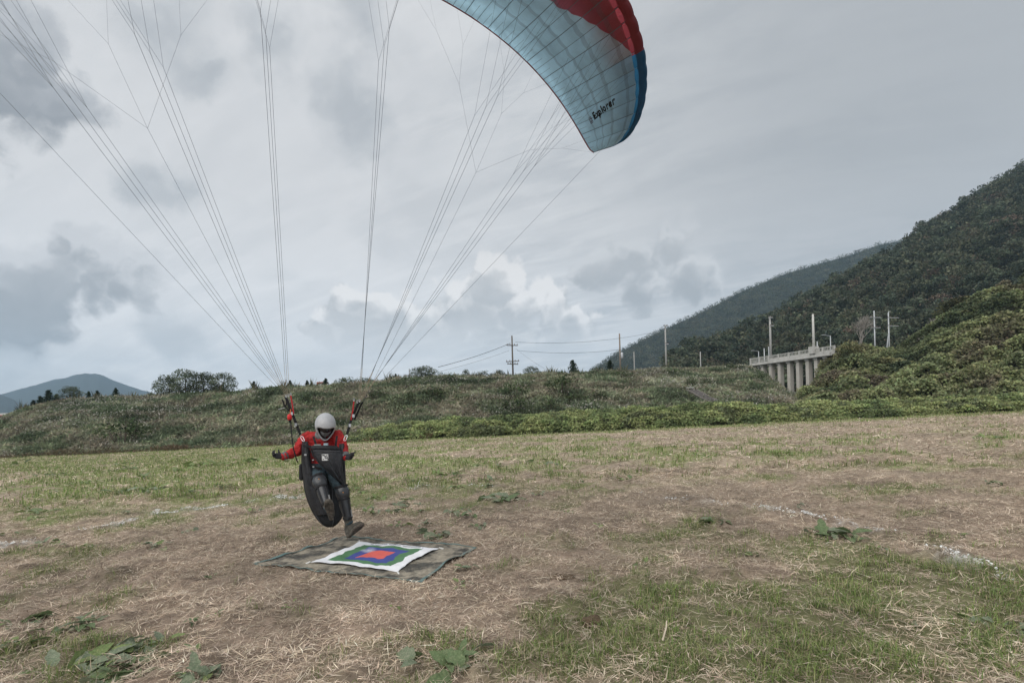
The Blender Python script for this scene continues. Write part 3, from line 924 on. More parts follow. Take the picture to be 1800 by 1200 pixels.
SH_C = [(.048, .072, .034), (.075, .10, .046), (.06, .084, .04)]
sh = [plant_proto('shrub', *shrub(400 + i, 1.3, 2.0, SH_C, 190, .15, .09), 'x', 'shrub', None, 'foliage', 'stem') for i in range(3)]
sh_used = [0, 0, 0]
SG = 'shrubs growing on the embankment'
for i, (px, py, hpx, wpx, lab) in enumerate([(215, 778, 38, 100, 'wide yellow green shrub low on the left part of the embankment'), (537, 712, 18, 18, 'small dark shrub below the red framed hut'), (669, 704, 20, 36, 'dark rounded shrub on the slope beside the right riser straps'),
                                             (720, 708, 22, 16, 'narrow yellowish shrub standing on the slope below the wide leafy tree'), (760, 702, 22, 44, 'spreading green shrub on the slope below the wide leafy tree'), (905, 700, 30, 70, 'big dark green shrub on the slope below the pole with two crossarms'),
                                             (990, 692, 34, 66, 'tall rounded shrub in the middle of the embankment slope'), (965, 722, 22, 40, 'round green bush at the foot of the slope just above the creepers'), (905, 722, 24, 60, 'brownish bush at the foot of the slope above the creepers'),
                                             (1010, 708, 16, 40, 'low dark bush beside the tall rounded shrub'), (1215, 682, 14, 34, 'dark green bush at the top of the drain channel'), (1080, 664, 12, 60, 'low shrub under the pole with the transformer'), (1180, 660, 12, 70, 'flat topped shrub under the tallest pole on the embankment'),
                                             (610, 677, 13, 40, 'leafy shrub on the crest above the pilot\'s helmet'), (640, 675, 12, 34, 'leafy shrub on the crest behind the right hand lines'), (790, 668, 13, 24, 'rounded shrub on the crest beyond the wide leafy tree'), (850, 664, 11, 34, 'low shrub on the crest before the pole with two crossarms'),
                                             (1290, 652, 12, 50, 'yellowish shrub where the embankment meets the viaduct'), (1330, 668, 12, 34, 'dark bush under the first viaduct column'), (1050, 706, 18, 46, 'dark shrub halfway up the slope towards the drain channel')]):
    loc = on_slope(px, py); loc.z -= .1; H = hpx / F * loc.y * 1.3; W_ = wpx / F * loc.y * 1.1
    put(sh, sh_used, i % 3, loc, i * 1.7, (W_ / 2.0, min(W_, 3.0) / 2.0, H / 1.3), lab, SG)

for i, (px, hpx, wpx, lab, prof) in enumerate([(215, 22, 18, 'leafless shrub on the crest in front of the blue mountain', CREST), (708, 17, 20, 'leafless bush next to the short pole on the crest', CREST), (972, 20, 30, 'leafless bush on the crest before the tall pointed conifer', CREST)]):
    loc = crest_at(px, prof); H = hpx / F * loc.y
    r = empty('bare_shrub', loc, lab, 'shrub', 'leafless shrubs on the embankment crest')
    link('branches', twigs(500 + i, H, H * .9, 4, .035).mesh('branches'), M_twig, r)
# leafless trees by the hill
for i, (px, py, d, H, W_, lab) in enumerate([(1512, 618, 112, 13.5, 9, 'large leafless grey tree against the dark pines behind the viaduct'), (1648, 585, 90, 6.5, 5, 'leafless grey tree at the edge of the vine covered slope'), (1625, 600, 88, 5.0, 4, 'small leafless tree below the larger one at the vine covered slope')]):
    loc = P(px, py, d); loc.z -= 1.5
    r = empty('bare_tree', loc, lab, 'tree', 'leafless trees by the hill')
    tw = twigs(520 + i, H, W_, 6, H * .019); link('branches', tw.mesh('branches'), M_twig, r)

SC2 = [(.12, .125, .066), (.16, .16, .085), (.09, .105, .055), (.19, .185, .095)]
tall = [plant_proto('overgrown_tree', *broadleaf(600 + i, 5.0, 4.2, SC2, 40, 190, .26, .18, low=.05), 'x', 'tree') for i in range(2)]
tall_used = [0, 0]
for i, (px, py, d, hpx, wpx, lab) in enumerate([(1460, 690, 72, 62, 44, 'creeper draped tree hiding the near end of the viaduct'), (1492, 686, 68, 84, 56, 'tall yellowish tree draped in creepers next to the twin poles'), (1560, 690, 64, 64, 70, 'dense scrub tree at the bottom of the vine covered slope'),
                                               (1620, 690, 62, 56, 90, 'broad scrub tree low on the vine covered slope'), (1700, 640, 70, 60, 90, 'rounded scrub tree halfway up the vine covered slope'), (1770, 560, 73, 56, 80, 'scrub tree high on the vine covered slope'),
                                               (1690, 560, 74, 40, 70, 'bright vine draped tree at the upper edge of the vine covered slope')]):
    loc = P(px, py, d); loc.z -= .3
    H = hpx / F * d * 1.05; W_ = wpx / F * d
    put(tall, tall_used, i % 2, loc, i * 1.9, (W_ / 4.2, W_ / 4.2, H / 5.0), lab, 'scrub trees on the vine covered slope')
sh2 = plant_proto('leafy_bush', *shrub(450, 2.4, 6.0, [(.09, .14, .072), (.125, .185, .09), (.07, .12, .06)], 260, .3, .24, 40), 'x', 'bush', None, 'foliage', 'stem')
loc = P(1775, 696, 52); loc.z -= .3; sh2.location = loc; sh2['label'] = 'dense bush of large bluish green leaves behind the low bank'

# ------------------------------------------------------------------ field cover
def field_sample(rng, n, d0, d1, k, spread=1.12):
    """points over the field with density falling as distance ** -k"""
    u = rng.random(n); e = 2 - k
    d = (d0 ** e + u * (d1 ** e - d0 ** e)) ** (1 / e) if abs(e) > 1e-6 else d0 * (d1 / d0) ** u
    x = rng.uniform(-1, 1, n) * (spread * d + 1.3)
    return x, d


MATC = [GP(455, 993), GP(601, 946), GP(835, 963), GP(737, 1026)]


def in_mat(x, y, pad=0.0):
    q = [(p.x, p.y) for p in MATC]; cx = sum(a for a, b in q) / 4; cy = sum(b for a, b in q) / 4
    q = [((a - cx) * (1 + pad) + cx, (b - cy) * (1 + pad) + cy) for a, b in q]
    ins = np.ones(np.shape(x), bool)
    for (a, b), (c, d) in zip(q, q[1:] + q[:1]): ins &= ((c - a) * (y - b) - (d - b) * (x - a)) < 0
    return ins


def straw(name, n, d0, d1, k, l0, l1, w0, seed, label):
    rng = np.random.default_rng(seed); x, y = field_sample(rng, n, d0, d1, k)
    g = green(x, y); keep = rng.random(n) < (1 - .4 * g); keep &= y < edge_depth(900 + F * x / y) + .3; keep &= ~in_mat(x, y, .03)
    cl = fbm(x, y, 2.2, 3); keep &= rng.random(n) < (.45 + 1.1 * cl)
    x, y, cl = x[keep], y[keep], cl[keep]; n = len(x)
    L_ = rng.uniform(l0, l1, n) * (.6 + .8 * rng.random(n)); az = rng.random(n) * 2 * np.pi + (fbm(x, y, .6, 2) - .5) * 3
    tilt = rng.normal(0, .22, n); up = rng.random(n) < .04; tilt[up] = rng.uniform(.5, 1.2, up.sum())
    d = np.stack([np.cos(az) * np.cos(tilt), np.sin(az) * np.cos(tilt), np.abs(np.sin(tilt)) * .8], 1)
    C = np.stack([x, y, zfield(x, y) + rng.random(n) * .028 * (.3 + 1.6 * cl) + np.abs(d[:, 2]) * L_ * .5 + .004], 1)
    Wd = w0 * rng.uniform(.6, 1.5, n) * (1 + y * .07)
    B = unit(np.cross(d, rand_dirs(n, rng) * .5 + np.array([0, 0, 1.]))) * Wd[:, None] * .5
    pal = np.array([(.55, .455, .355), (.42, .335, .255), (.65, .555, .445), (.25, .19, .14), (.48, .385, .295)])
    col = pal[rng.integers(0, 5, n)] * (.5 + 1.0 * fbm(x + 7, y, 1.6, 4))[:, None] * (.55 + .9 * fbm(x + 31, y, 5.5, 3))[:, None]
    col = jitter(col, n, .22, .04, rng)
    ch = chalk(x, y)[:, None] * (rng.random((n, 1)) < .75); col = col * (1 - ch) + np.array([.72, .72, .70]) * ch
    V, f, c = diamonds(C, d * L_[:, None] * .5, B, col, np.stack([rng.normal(0, .05, n) * L_, 0 * x, rng.normal(0, .05, n) * L_], 1))
    tag(link(name, np_mesh(name, V, [f], c), M_straw), label, 'straw', kind='stuff')


straw('cut_straw', 360000, 2.6, 14, 1.0, .04, .145, .0034, 61, 'cut brown straw strewn over the near half of the field')
straw('distant_straw', 120000, 12, 56, 1.2, .10, .27, .009, 62, 'cut brown straw strewn over the far half of the field')


def grass(name, n, d0, d1, k, h0, h1, w0, seed, label, thr=.12):
    rng = np.random.default_rng(seed); x, y = field_sample(rng, n, d0, d1, k)
    g = green(x, y); tuft = fbm(x, y, 4.2, 4); keep = rng.random(n) < np.clip(g - thr, 0, 1) * (.08 + 1.0 * sstep(tuft, .42, .68)); keep &= y < edge_depth(900 + F * x / y) + .5; keep &= ~in_mat(x, y, .04)
    x, y, tuft = x[keep], y[keep], tuft[keep]; n = len(x)
    H = rng.uniform(h0, h1, n) * (.45 + 1.0 * tuft); az = rng.random(n) * 6.283; lean = np.abs(rng.normal(.75, .55, n))
    o = np.stack([np.cos(az), np.sin(az), 0 * az], 1); b = np.stack([x, y, zfield(x, y) - .004], 1)
    m = b + o * (H * lean * .3)[:, None] + np.array([0, 0, 1]) * (H * .6)[:, None]; t = b + o * (H * lean * .95)[:, None] + np.array([0, 0, 1]) * (H * (1 - .22 * lean))[:, None]
    sd = np.stack([-np.sin(az), np.cos(az), 0 * az], 1) * (w0 * rng.uniform(.6, 1.4, n) * (1 + y * .03))[:, None] * .5
    V = np.stack([b - sd, b + sd, m + sd * .85, m - sd * .85, t], 1).reshape(-1, 3); i = np.arange(n)[:, None] * 5
    pal = np.array([(.165, .235, .07), (.22, .285, .095), (.125, .18, .065), (.28, .31, .135), (.38, .34, .21)])
    col = jitter(pal[rng.integers(0, 5, n)] * (.75 + .5 * fbm(x - 9, y, .8, 3))[:, None], n, .25, .06, rng)
    ch = chalk(x, y)[:, None] * (rng.random((n, 1)) < .5); col = col * (1 - ch) + np.array([.7, .7, .68]) * ch
    me = np_mesh(name, V, [i + np.array([0, 1, 2, 3]), i + np.array([3, 2, 4])], np.repeat(col, 5, 0))
    tag(link(name, me, M_leaf), label, 'grass', kind='stuff')


grass('green_grass', 520000, 2.6, 14, 1.15, .03, .10, .0042, 71, 'green grass regrowing in patches of the near field')
grass('distant_grass', 300000, 12, 56, 1.2, .07, .2, .012, 72, 'green grass regrowing in patches of the far field', .05)

# chalk flakes of the target circle
rng = np.random.default_rng(81); n = 5000
pk = rng.choice(len(chalk_pts), n, p=chalk_pts[:, 2] / chalk_pts[:, 2].sum()); cx = chalk_pts[pk, 0] + rng.normal(0, .055, n); cy = chalk_pts[pk, 1] + rng.normal(0, .055, n)
kp = (fbm(cx, cy, 5.0, 3) > .5) & (fbm(cx + 60, cy, 1.4, 3) > .47 + rng.normal(0, .04, n)); cx, cy = cx[kp], cy[kp]; n = len(cx)
A, B = leaf_axes(n, rng.uniform(.015, .05, n), rng.uniform(.008, .03, n), (0, 0, 1), rng, 1.6)
V, f, c = diamonds(np.stack([cx, cy, zfield(cx, cy) + .018 + rng.random(n) * .03], 1), A, B, jitter((.72, .73, .72), n, .12, .02, rng))
tag(link('chalk_circle', np_mesh('chalk_circle', V, [f], c), M_straw), 'broken white chalk circle marked on the field around the target', kind='structure')


# ---- broad leaved weeds
def weed_leaf(ln, wd, droop, seed):
    rng = random.Random(seed); rows = []
    for i in range(9):
        t = i / 8; hw = wd * .5 * (math.sin(math.pi * min(1, t * .92 + .06)) ** .75) * (1 + .18 * math.sin(t * 17 + seed)) if i < 8 else 0.002
        zc = ln * (.55 * t - droop * t * t); xc = ln * (.35 * t + .6 * t * t) * .9
        rows.append([(xc, -hw, zc + hw * .35 + rng.gauss(0, .004)), (xc, -hw * .5, zc + hw * .08), (xc, 0, zc), (xc, hw * .5, zc + hw * .08), (xc, hw, zc + hw * .35 + rng.gauss(0, .004))])
    return np.array(rows)


def weed_mat(name, c1):
    return mat(name, c1, rough=.55, transl=.22, spec=.35, var=.35, vscale=18, bump=.5, bscale=70, dark=(c1[0] * 1.6, c1[1] * 1.25, c1[2] * 1.5), dscale=9, dfac=.7)


M_weed = [weed_mat('weed_leaf_green', (.13, .19, .085)), weed_mat('weed_leaf_grey_green', (.185, .235, .145)), weed_mat('weed_leaf_fresh', (.17, .24, .085))]
leaf_meshes = {}
for v in range(6):
    ln = 1.0; leaf_meshes[v] = [grid_mesh('leaf', weed_leaf(1.0, [.36, .45, .4, .5, .3, .42][v], [.5, .75, .6, .85, .4, .7][v], v)) for _ in range(3)]
    for q in range(3): leaf_meshes[v][q].materials.append(M_weed[q])


def weed(px, py, wpx, n, label, seed, col=0, group=None, squash=1.0):
    rng = random.Random(seed); b = GP(px, py); b.z = float(zfield(b.x, b.y)); size = wpx / F * b.y * .62
    r = empty('broad_leaf_weed', b, label, 'weed', group)
    for k in range(int(n * 1.7)):
        o = bpy.data.objects.new('leaf', leaf_meshes[rng.randrange(6)][(col if rng.random() < .7 else (col + 1) % 3)]); COL.objects.link(o); o.parent = r
        s = size * rng.uniform(.38, .8); o.scale = (s, s, s * squash * rng.uniform(.35, .8)); o.rotation_euler = (rng.gauss(0, .35), rng.gauss(.0, .3), k * 2.4 + rng.gauss(0, .35))
        o.location = (rng.gauss(0, size * .3), rng.gauss(0, size * .3), .015 + .03 * rng.random())
    return r


WG = 'broad leaved weeds dotted over the mown field'
for i, (px, py, w_, n, lab, c) in enumerate([
    (52, 1098, 78, 7, 'weed with wide dark green leaves by itself on the straw', 0), (133, 1108, 86, 9, 'tall leafed weed above the sprawling weed clump', 0), (188, 1160, 120, 14, 'sprawling weed clump with many overlapping broad leaves', 1),
    (246, 1140, 84, 7, 'weed with large pale upright leaves behind the sprawling clump', 1), (205, 1192, 110, 10, 'weed spreading in front of the sprawling clump', 0), (352, 1188, 90, 6, 'small weed with three long pale leaves on bare straw', 1),
    (782, 1160, 128, 9, 'dark weed with long lobed leaves standing alone on straw', 0), (1462, 944, 86, 11, 'weed with wide glossy leaves beside the chalk line', 0), (1256, 920, 58, 7, 'dark green weed just in front of the brightest chalk mark', 0),
    (1722, 1094, 62, 4, 'pale weed with two upright leaves in the green grass', 1), (1792, 1104, 62, 4, 'pale weed next to the two leaved weed in the grass', 1), (768, 944, 70, 9, 'bushy weed past the corner of the target mat', 1), (890, 880, 78, 12, 'dense low weed patch behind the target mat', 0)]):
    weed(px, py, w_ * 1.12, n + 2, lab, 900 + i, c)
more_w = [(280, 962, 66, 7, 1), (88, 958, 60, 6, 1), (160, 965, 40, 5, 2), (330, 940, 40, 4, 1), (640, 905, 46, 6, 1), (690, 905, 50, 6, 1), (720, 890, 54, 6, 1), (800, 905, 52, 7, 1), (820, 915, 44, 5, 0), (700, 925, 44, 5, 2), (740, 925, 40, 5, 1), (660, 880, 44, 6, 2),
          (560, 865, 40, 5, 1), (620, 862, 46, 6, 2), (800, 862, 40, 6, 2), (860, 858, 36, 5, 0), (655, 1022, 1, 0, 0), (815, 1002, 46, 6, 0), (808, 1028, 44, 5, 1), (700, 1070, 36, 4, 2), (500, 1070, 34, 4, 2), (215, 868, 60, 8, 0), (265, 862, 54, 8, 1), (330, 870, 46, 6, 1), (400, 858, 56, 7, 2),
          (75, 900, 60, 8, 2), (310, 828, 50, 8, 2), (365, 818, 60, 10, 2), (220, 826, 48, 8, 0), (430, 812, 56, 9, 2), (250, 840, 44, 7, 2), (140, 852, 44, 6, 2), (470, 845, 50, 7, 2), (520, 880, 40, 5, 1), (90, 835, 40, 6, 0), (1525, 864, 34, 6, 0), (1750, 858, 44, 6, 0), (1650, 860, 30, 5, 0), (1370, 802, 40, 8, 2),
          (1725, 770, 30, 6, 2), (1760, 770, 30, 6, 2), (1100, 845, 36, 5, 2), (1020, 848, 30, 5, 2), (1000, 905, 30, 4, 2), (880, 820, 30, 5, 1), (800, 838, 50, 7, 2), (770, 835, 40, 6, 2), (725, 848, 40, 6, 1), (610, 803, 46, 7, 2), (1405, 895, 30, 4, 1), (1050, 925, 30, 4, 2), (1130, 990, 30, 4, 2), (40, 1190, 50, 5, 2), (10, 1150, 50, 6, 1)]
_wr = random.Random(77)
for k in range(46):
    a, b_ = (_wr.uniform(10, 1000), _wr.uniform(806, 930)) if k < 30 else ((_wr.uniform(0, 420), _wr.uniform(940, 1190)) if k < 40 else (_wr.uniform(900, 1790), _wr.uniform(930, 1180)))
    if not (430 < a < 860 and b_ > 935): more_w.append((a, b_, _wr.uniform(22, 46), _wr.randrange(4, 8), _wr.randrange(3)))
for i, (px, py, w_, n, c) in enumerate(more_w):
    if n: weed(px, py, w_, n, 'small leafy green weed dotted over the mown field', 1000 + i, c, WG)

# ---- a clod of turned earth, a stone, a few loose sticks
def lump(name, loc, r, label, cat, m, seed, squash=.6, jit=.35):
    bm = bmesh.new(); bmesh.ops.create_icosphere(bm, subdivisions=3, radius=1)
    for v in bm.verts:
        k = 1 + jit * mnoise.noise(v.co * 1.6 + Vector((seed, 0, 0))) + jit * .5 * mnoise.noise(v.co * 4 + Vector((seed, 3, 0)))
        v.co = Vector((v.co.x * r[0], v.co.y * r[1], v.co.z * r[2])) * k
    me = bpy.data.meshes.new(name); bm.to_mesh(me); bm.free()
    me.polygons.foreach_set('use_smooth', [True] * len(me.polygons))
    return tag(link(name, me, m, None, loc), label, cat)


M_earth = mat('clod_earth', (.13, .095, .065), rough=.95, var=.4, vscale=30, bump=1, bscale=90, spec=.1)
q = GP(1040, 1088); q.z = float(zfield(q.x, q.y)) + .02
lump('earth_clod', q, (.085, .06, .055), 'rounded clod of dry earth and roots in the green grass', 'clod', M_earth, 3)
q = GP(984, 1006); q.z = float(zfield(q.x, q.y))
lump('earth_mound', q, (.17, .09, .03), 'low dark mound of scraped earth beyond the target mat', 'mound', M_earth, 9)
q = GP(452, 991); q.z = float(zfield(q.x, q.y)) + .01
lump('stone', q, (.05, .035, .03), 'small pale stone at the pointed corner of the target mat', 'stone', mat('pale_stone', (.42, .37, .31), rough=.9, var=.2, vscale=30, bump=.6, bscale=60), 5)
M_stick = mat('dry_stick', (.5, .43, .34), rough=.85, var=.2, vscale=20)
for i, (a, b, lab) in enumerate([((836, 953), (853, 966), 'pale stalk lying just past the corner of the target mat'), ((1165, 1130), (1172, 1090), 'upright dry stalk in the green grass'), ((905, 1068), (938, 1066), 'pale broken stalk lying near the grass edge')]):
    pa, pb = GP(*a), GP(*b)
    if i == 1: pb = P(b[0], b[1], pa.y + .05)
    pa.z += .02; pb.z += .03 if i != 1 else 0
    tag(link('dry_stalk', MB().tube([pa, pa.lerp(pb, .5) + Vector((.01, 0, .015)), pb], [.007, .006, .004], 6).mesh('dry_stalk'), M_stick), lab, 'stalk')

# ------------------------------------------------------------------ poles, wires, viaduct
M_conc = mat('concrete', (.50, .48, .44), rough=.9, var=.15, vscale=1.2, bump=.3, bscale=10, dark=(.30, .28, .25), dscale=1.2, dfac=.6)
M_conc2 = mat('pale_concrete', (.47, .465, .44), rough=.9, var=.12, vscale=2, dark=(.3, .29, .27), dscale=1.5, dfac=.5)
M_pole = mat('pole_concrete', (.33, .33, .32), rough=.85, var=.15, vscale=2, dark=(.2, .19, .18), dscale=.8, dfac=.5)
M_pole_d = mat('dark_pole', (.12, .105, .09), rough=.85, var=.2, vscale=2)
M_steel = mat('galvanised_steel', (.42, .44, .46), rough=.5, metal=.4, var=.12, vscale=5)
M_wire = mat('wire', (.03, .03, .033), rough=.7)
M_ceramic = mat('ceramic_insulator', (.12, .08, .07), rough=.3)


def pole(px, ytop, ybase, d, label, arms=(), m=None, r=.15, extra=None, group='utility poles behind the embankment'):
    b = P(px, ybase, d); t = P(px, ytop, d); h = t.z - b.z
    root = empty('utility_pole', b, label, 'pole', group)
    link('shaft', MB().tube([(0, 0, -1.5), (0, 0, h)], [r, r * .7], 10).mesh('shaft', True), m or M_pole, root)
    for (zf, ln, az, dx) in arms:
        R = Matrix.Rotation(az, 3, 'Z'); z = h * zf
        a = link('crossarm', MB().box(Vector((dx, -r - .03, z)), (ln, .1, .12), R).mesh('crossarm'), M_steel if m is not M_pole_d else M_pole_d, root)
        for k in (-.45, -.2, .2, .45):
            c = R @ Vector((k * ln + dx, -r * .3, 0)) + Vector((0, -r * .7 - .03, z))
            link('insulator', MB().tube([c + Vector((0, 0, .06)), c + Vector((0, 0, .14)), c + Vector((0, 0, .18)), c + Vector((0, 0, .26))], [.03, .07, .04, .06], 8).mesh('insulator', True), M_ceramic, a)
    if extra: extra(root, h)
    return root, b, t


def can(root, h):
    link('transformer', MB().tube([(.32, -.1, h * .42), (.32, -.1, h * .42 + .1), (.32, -.1, h * .55), (.32, -.1, h * .56)], [.2, .24, .24, .15], 12).mesh('transformer', True), M_steel, root)
    link('bracket', MB().box((.15, -.05, h * .48), (.3, .08, .08)).mesh('bracket'), M_steel, root)


PD = 92
pA, bA, tA = pole(902, 590, 668, 84, 'dark pole with two sets of crossarms standing alone against the sky', [(.78, 1.9, .3, 0), (.42, 2.2, -.2, 0), (.36, 2.0, .5, 0)], M_pole_d, .16)
pB, bB, tB = pole(1091, 586, 662, PD, 'brownish pole carrying a small transformer on the embankment', [], mat('weathered_pole', (.2, .165, .135), var=.2, vscale=2), .17, can)
pC, bC, tC = pole(1115.5, 618, 660, 105, 'short slim pole between the transformer pole and the tallest pole', [], None, .13)
pD, bD, tD = pole(1171.5, 571, 656, 96, 'tallest pale pole on the embankment in front of the far ridge', [(.97, .9, .2, 0), (.6, .6, .2, .2)], None, .19)
pE, bE, tE = pole(1232, 618, 656, 110, 'short pale pole halfway between tallest embankment pole and viaduct', [], None, .15)
pF, bF, tF = pole(1355.5, 556, 640, 100, 'tall tapered pole rising behind the viaduct railing', [(.97, .9, .1, 0), (.8, .7, .1, .25)], None, .24)
pole(1344, 612, 640, 101, 'short post just left of the tall pole behind the viaduct railing', [], M_steel, .12, None, 'short posts behind the viaduct')
pole(1352, 609, 640, 103, 'thin short post hugging the tall pole behind the viaduct railing', [], M_steel, .1, None, 'short posts behind the viaduct')
pole(1437, 600, 622, 92, 'short post behind the concrete pole block on the viaduct', [], M_steel, .11, None, 'short posts behind the viaduct')
pole(720, 648, 674, 76, 'short dark pole with a single arm beside the wide leafy tree', [(.5, 1.0, .3, -.3)], M_pole_d, .07)
pG, bG, tG = pole(1539, 546, 640, 86, 'slim grey pole with two crossarms, beside the strutted pole', [(.87, 2.2, .25, .1), (.68, 2.0, .25, .1)], M_steel, .13)


def strut(root, h):
    link('strut', MB().tube([(-1.0, 0, -1.5), (-.05, 0, h * .6)], .09, 8).mesh('strut'), M_steel, root)
    link('bent_top', MB().tube([(0, 0, h - .05), (.06, 0, h + .18), (.35, 0, h + .25)], [.08, .07, .05], 8).mesh('bent_top'), M_steel, root)


pH, bH, tH = pole(1564, 550, 640, 85, 'grey pole with bent top, two crossarms and a slanting strut', [(.9, 2.2, .25, .75), (.74, 2.0, .25, .75)], M_steel, .13, strut)


def wire(a, b, sag, label, r=.022):
    a, b = Vector(a), Vector(b); pts = [a.lerp(b, t / 16) - Vector((0, 0, sag * 4 * (t / 16) * (1 - t / 16))) for t in range(17)]
    tag(link('power_line', MB().tube(pts, r, 4, False).mesh('power_line'), M_wire), label, 'wire', 'overhead power lines')


wire(P(897, 603, 84), P(770, 645, 70), .25, 'thick cable running down to the left from the pole with two crossarms', .032)
wire(P(895, 616, 84), P(700, 668, 72), .4, 'thin cable below the thick one left of the pole with two crossarms', .014)
wire(P(906, 601, 84), P(1091, 594, PD), .45, 'upper cable between the two crossarm pole and the transformer pole')
wire(P(909, 616, 84), P(1091, 614, PD), .5, 'lower cable between the two crossarm pole and the transformer pole')
wire(P(1091, 594, PD), P(1171, 577, 96), .2, 'upper cable between the transformer pole and the tallest pole', .018)
wire(P(906, 612, 84), P(970, 655, 78), .2, 'guy cable slanting down to the bare bush from the two crossarm pole', .012)
wire(P(1171, 575, 96), P(1355, 562, 100), .6, 'cable between the tallest pole and the pole behind the viaduct', .014)
wire(P(1541, 555, 86), P(1567, 553, 85), .02, 'short upper cable joining the twin grey poles', .016)
wire(P(1575, 553, 85), P(1660, 541, 84), .25, 'cable leading from the strutted pole into the wooded slope', .022)

# viaduct: deck from the embankment end (far) towards the hill (near)
DA, DB = 90.0, 74.0
PA, PB = P(1319, 641, DA), P(1463, 621, DB)          # under side of the parapet, outer face
va = empty('viaduct', P(1319, 641, DA), 'grey concrete viaduct on tall square columns between embankment and hill', 'viaduct')
PB2 = PA + (PB - PA) * 1.03; PB2.z = PB.z
ax = (PB - PA); ax.z = 0; ax.normalize(); nrm = Vector((-ax.y, ax.x, 0));
if nrm.y < 0: nrm = -nrm        # away from the camera
LEN = Vector(((PB2 - PA).x, (PB2 - PA).y, 0)).length


def vpt(t, off, z): p = PA.lerp(PB2, t / LEN); return Vector((p.x, p.y, PA.z + (PB.z - PA.z) * min(1, t / (LEN / 1.03)))) + nrm * off + Vector((0, 0, z))


def vbeam(name, off0, off1, z0, z1, t0, t1, m):
    b = MB(); v = [vpt(t, o_, z) for t in (t0, t1) for (o_, z) in ((off0, z0), (off1, z0), (off1, z1), (off0, z1))]
    b.v = v; b.f = [[0, 1, 2, 3], [7, 6, 5, 4], [0, 4, 5, 1], [1, 5, 6, 2], [2, 6, 7, 3], [3, 7, 4, 0]]
    return wpart(name, b.mesh(name), m, va)


vbeam('deck', .05, 4.2, -.3, .12, 0, LEN, M_conc2)
vbeam('edge_beam', -.12, .05, -.22, .2, 0, LEN, M_conc2)
rail = vbeam('top_rail', -.06, .06, .98, 1.08, 0, LEN, M_conc2)
vbeam('bottom_rail', -.05, .05, .3, .38, 0, LEN, M_conc2)
vbeam('rear_rail', 4.0, 4.12, .2, 1.05, 0, LEN, M_conc2)
bar_h = .74
nb = int(LEN / .28)
b0 = MB().box((0, 0, 0), (.07, .07, bar_h)).mesh('baluster'); b0.materials.append(M_conc2)
for k in range(nb):
    o = bpy.data.objects.new('baluster', b0); COL.objects.link(o); o.location = vpt((k + .5) * LEN / nb, 0, .66); o.parent = va; o.matrix_parent_inverse = Matrix.Translation(va.location).inverted()
for k in range(9):
    t = k * LEN / 8; t = min(t, LEN - .15) + .05; vbeam('post', -.09, .09, .15, 1.12, t - .1, t + .1, M_conc2)
# columns: feet from the photograph, hidden ones near the hill
for px, foot in ((1335.5, 657), (1350, 668), (1365.5, 678), (1382, 691), (1398, 699), (1415, 697), (1430, 700), (1447, 702)):
    # column stands under the outer edge: find t where pixel column meets the deck edge
    best = min((abs(900 + F * (CR * vpt(t, 0, 0).x - SR * (vpt(t, 0, 0).z - EYE)) / vpt(t, 0, 0).y - px), t) for t in np.linspace(0, LEN, 240))[1]
    c = vpt(best, .75, 0); fz = P(px, foot, c.y).z - 1.0
    R = Matrix.Rotation(math.atan2(ax.y, ax.x), 3, 'Z')
    bb = MB().box((c.x, c.y, (c.z - .3 + fz) / 2), (.6, .72, c.z - .3 - fz), R)
    col_ = wpart('column', bb.mesh('column'), M_conc, va)
    wpart('pier_cap', MB().box((c.x, c.y, c.z - .42), (.8, 1.0, .22), R).mesh('pier_cap'), M_conc2, va)
c = vpt(LEN / 1.03 * .795, .2, .9)
wpart('pole_plinth', MB().box(c, (1.0, 1.0, 1.1), Matrix.Rotation(math.atan2(ax.y, ax.x), 3, 'Z')).mesh('pole_plinth'), M_conc2, va)
pole(1430.5, 552, 612, c.y, 'tall white pole standing on the viaduct\'s concrete block', [], M_conc2, .2)


def lamp(px, ytop, ybase, d, label):
    b = P(px, ybase, d); h = P(px, ytop, d).z - b.z
    r = empty('street_lamp', b, label, 'street lamp', 'street lamps along the viaduct')
    link('shaft', MB().tube([(0, 0, -1.2), (0, 0, h)], [.09, .06], 8).mesh('shaft', True), M_steel, r)
    link('arm', MB().tube([(0, 0, h - .1), (-.6, -.1, h + .05), (-1.05, -.15, h + .12)], .04, 6).mesh('arm'), M_steel, r)
    link('lamp_head', MB().box((-1.15, -.16, h + .13), (.55, .2, .08)).mesh('lamp_head'), M_steel, r)


lamp(1334, 617, 640, 94, 'grey street lamp at the embankment end of the viaduct')
lamp(1460.5, 590, 622, 78, 'grey street lamp at the hill end of the viaduct')
# white roadside rail glimpsed behind the scrub
gr = empty('guard_rail', P(1478, 634, 80), 'white roadside rail glimpsed behind the creeper draped trees', 'guard rail')
for k, px in enumerate((1478, 1492, 1506)):
    q = P(px, 631, 80); wpart('post', MB().box(q, (.12, .12, 1.5)).mesh('post'), M_conc2, gr)
wpart('beam', MB().tube([P(1474, 628, 80), P(1512, 627, 80)], .13, 6).mesh('beam'), mat('white_rail', (.7, .7, .69), rough=.6), gr)

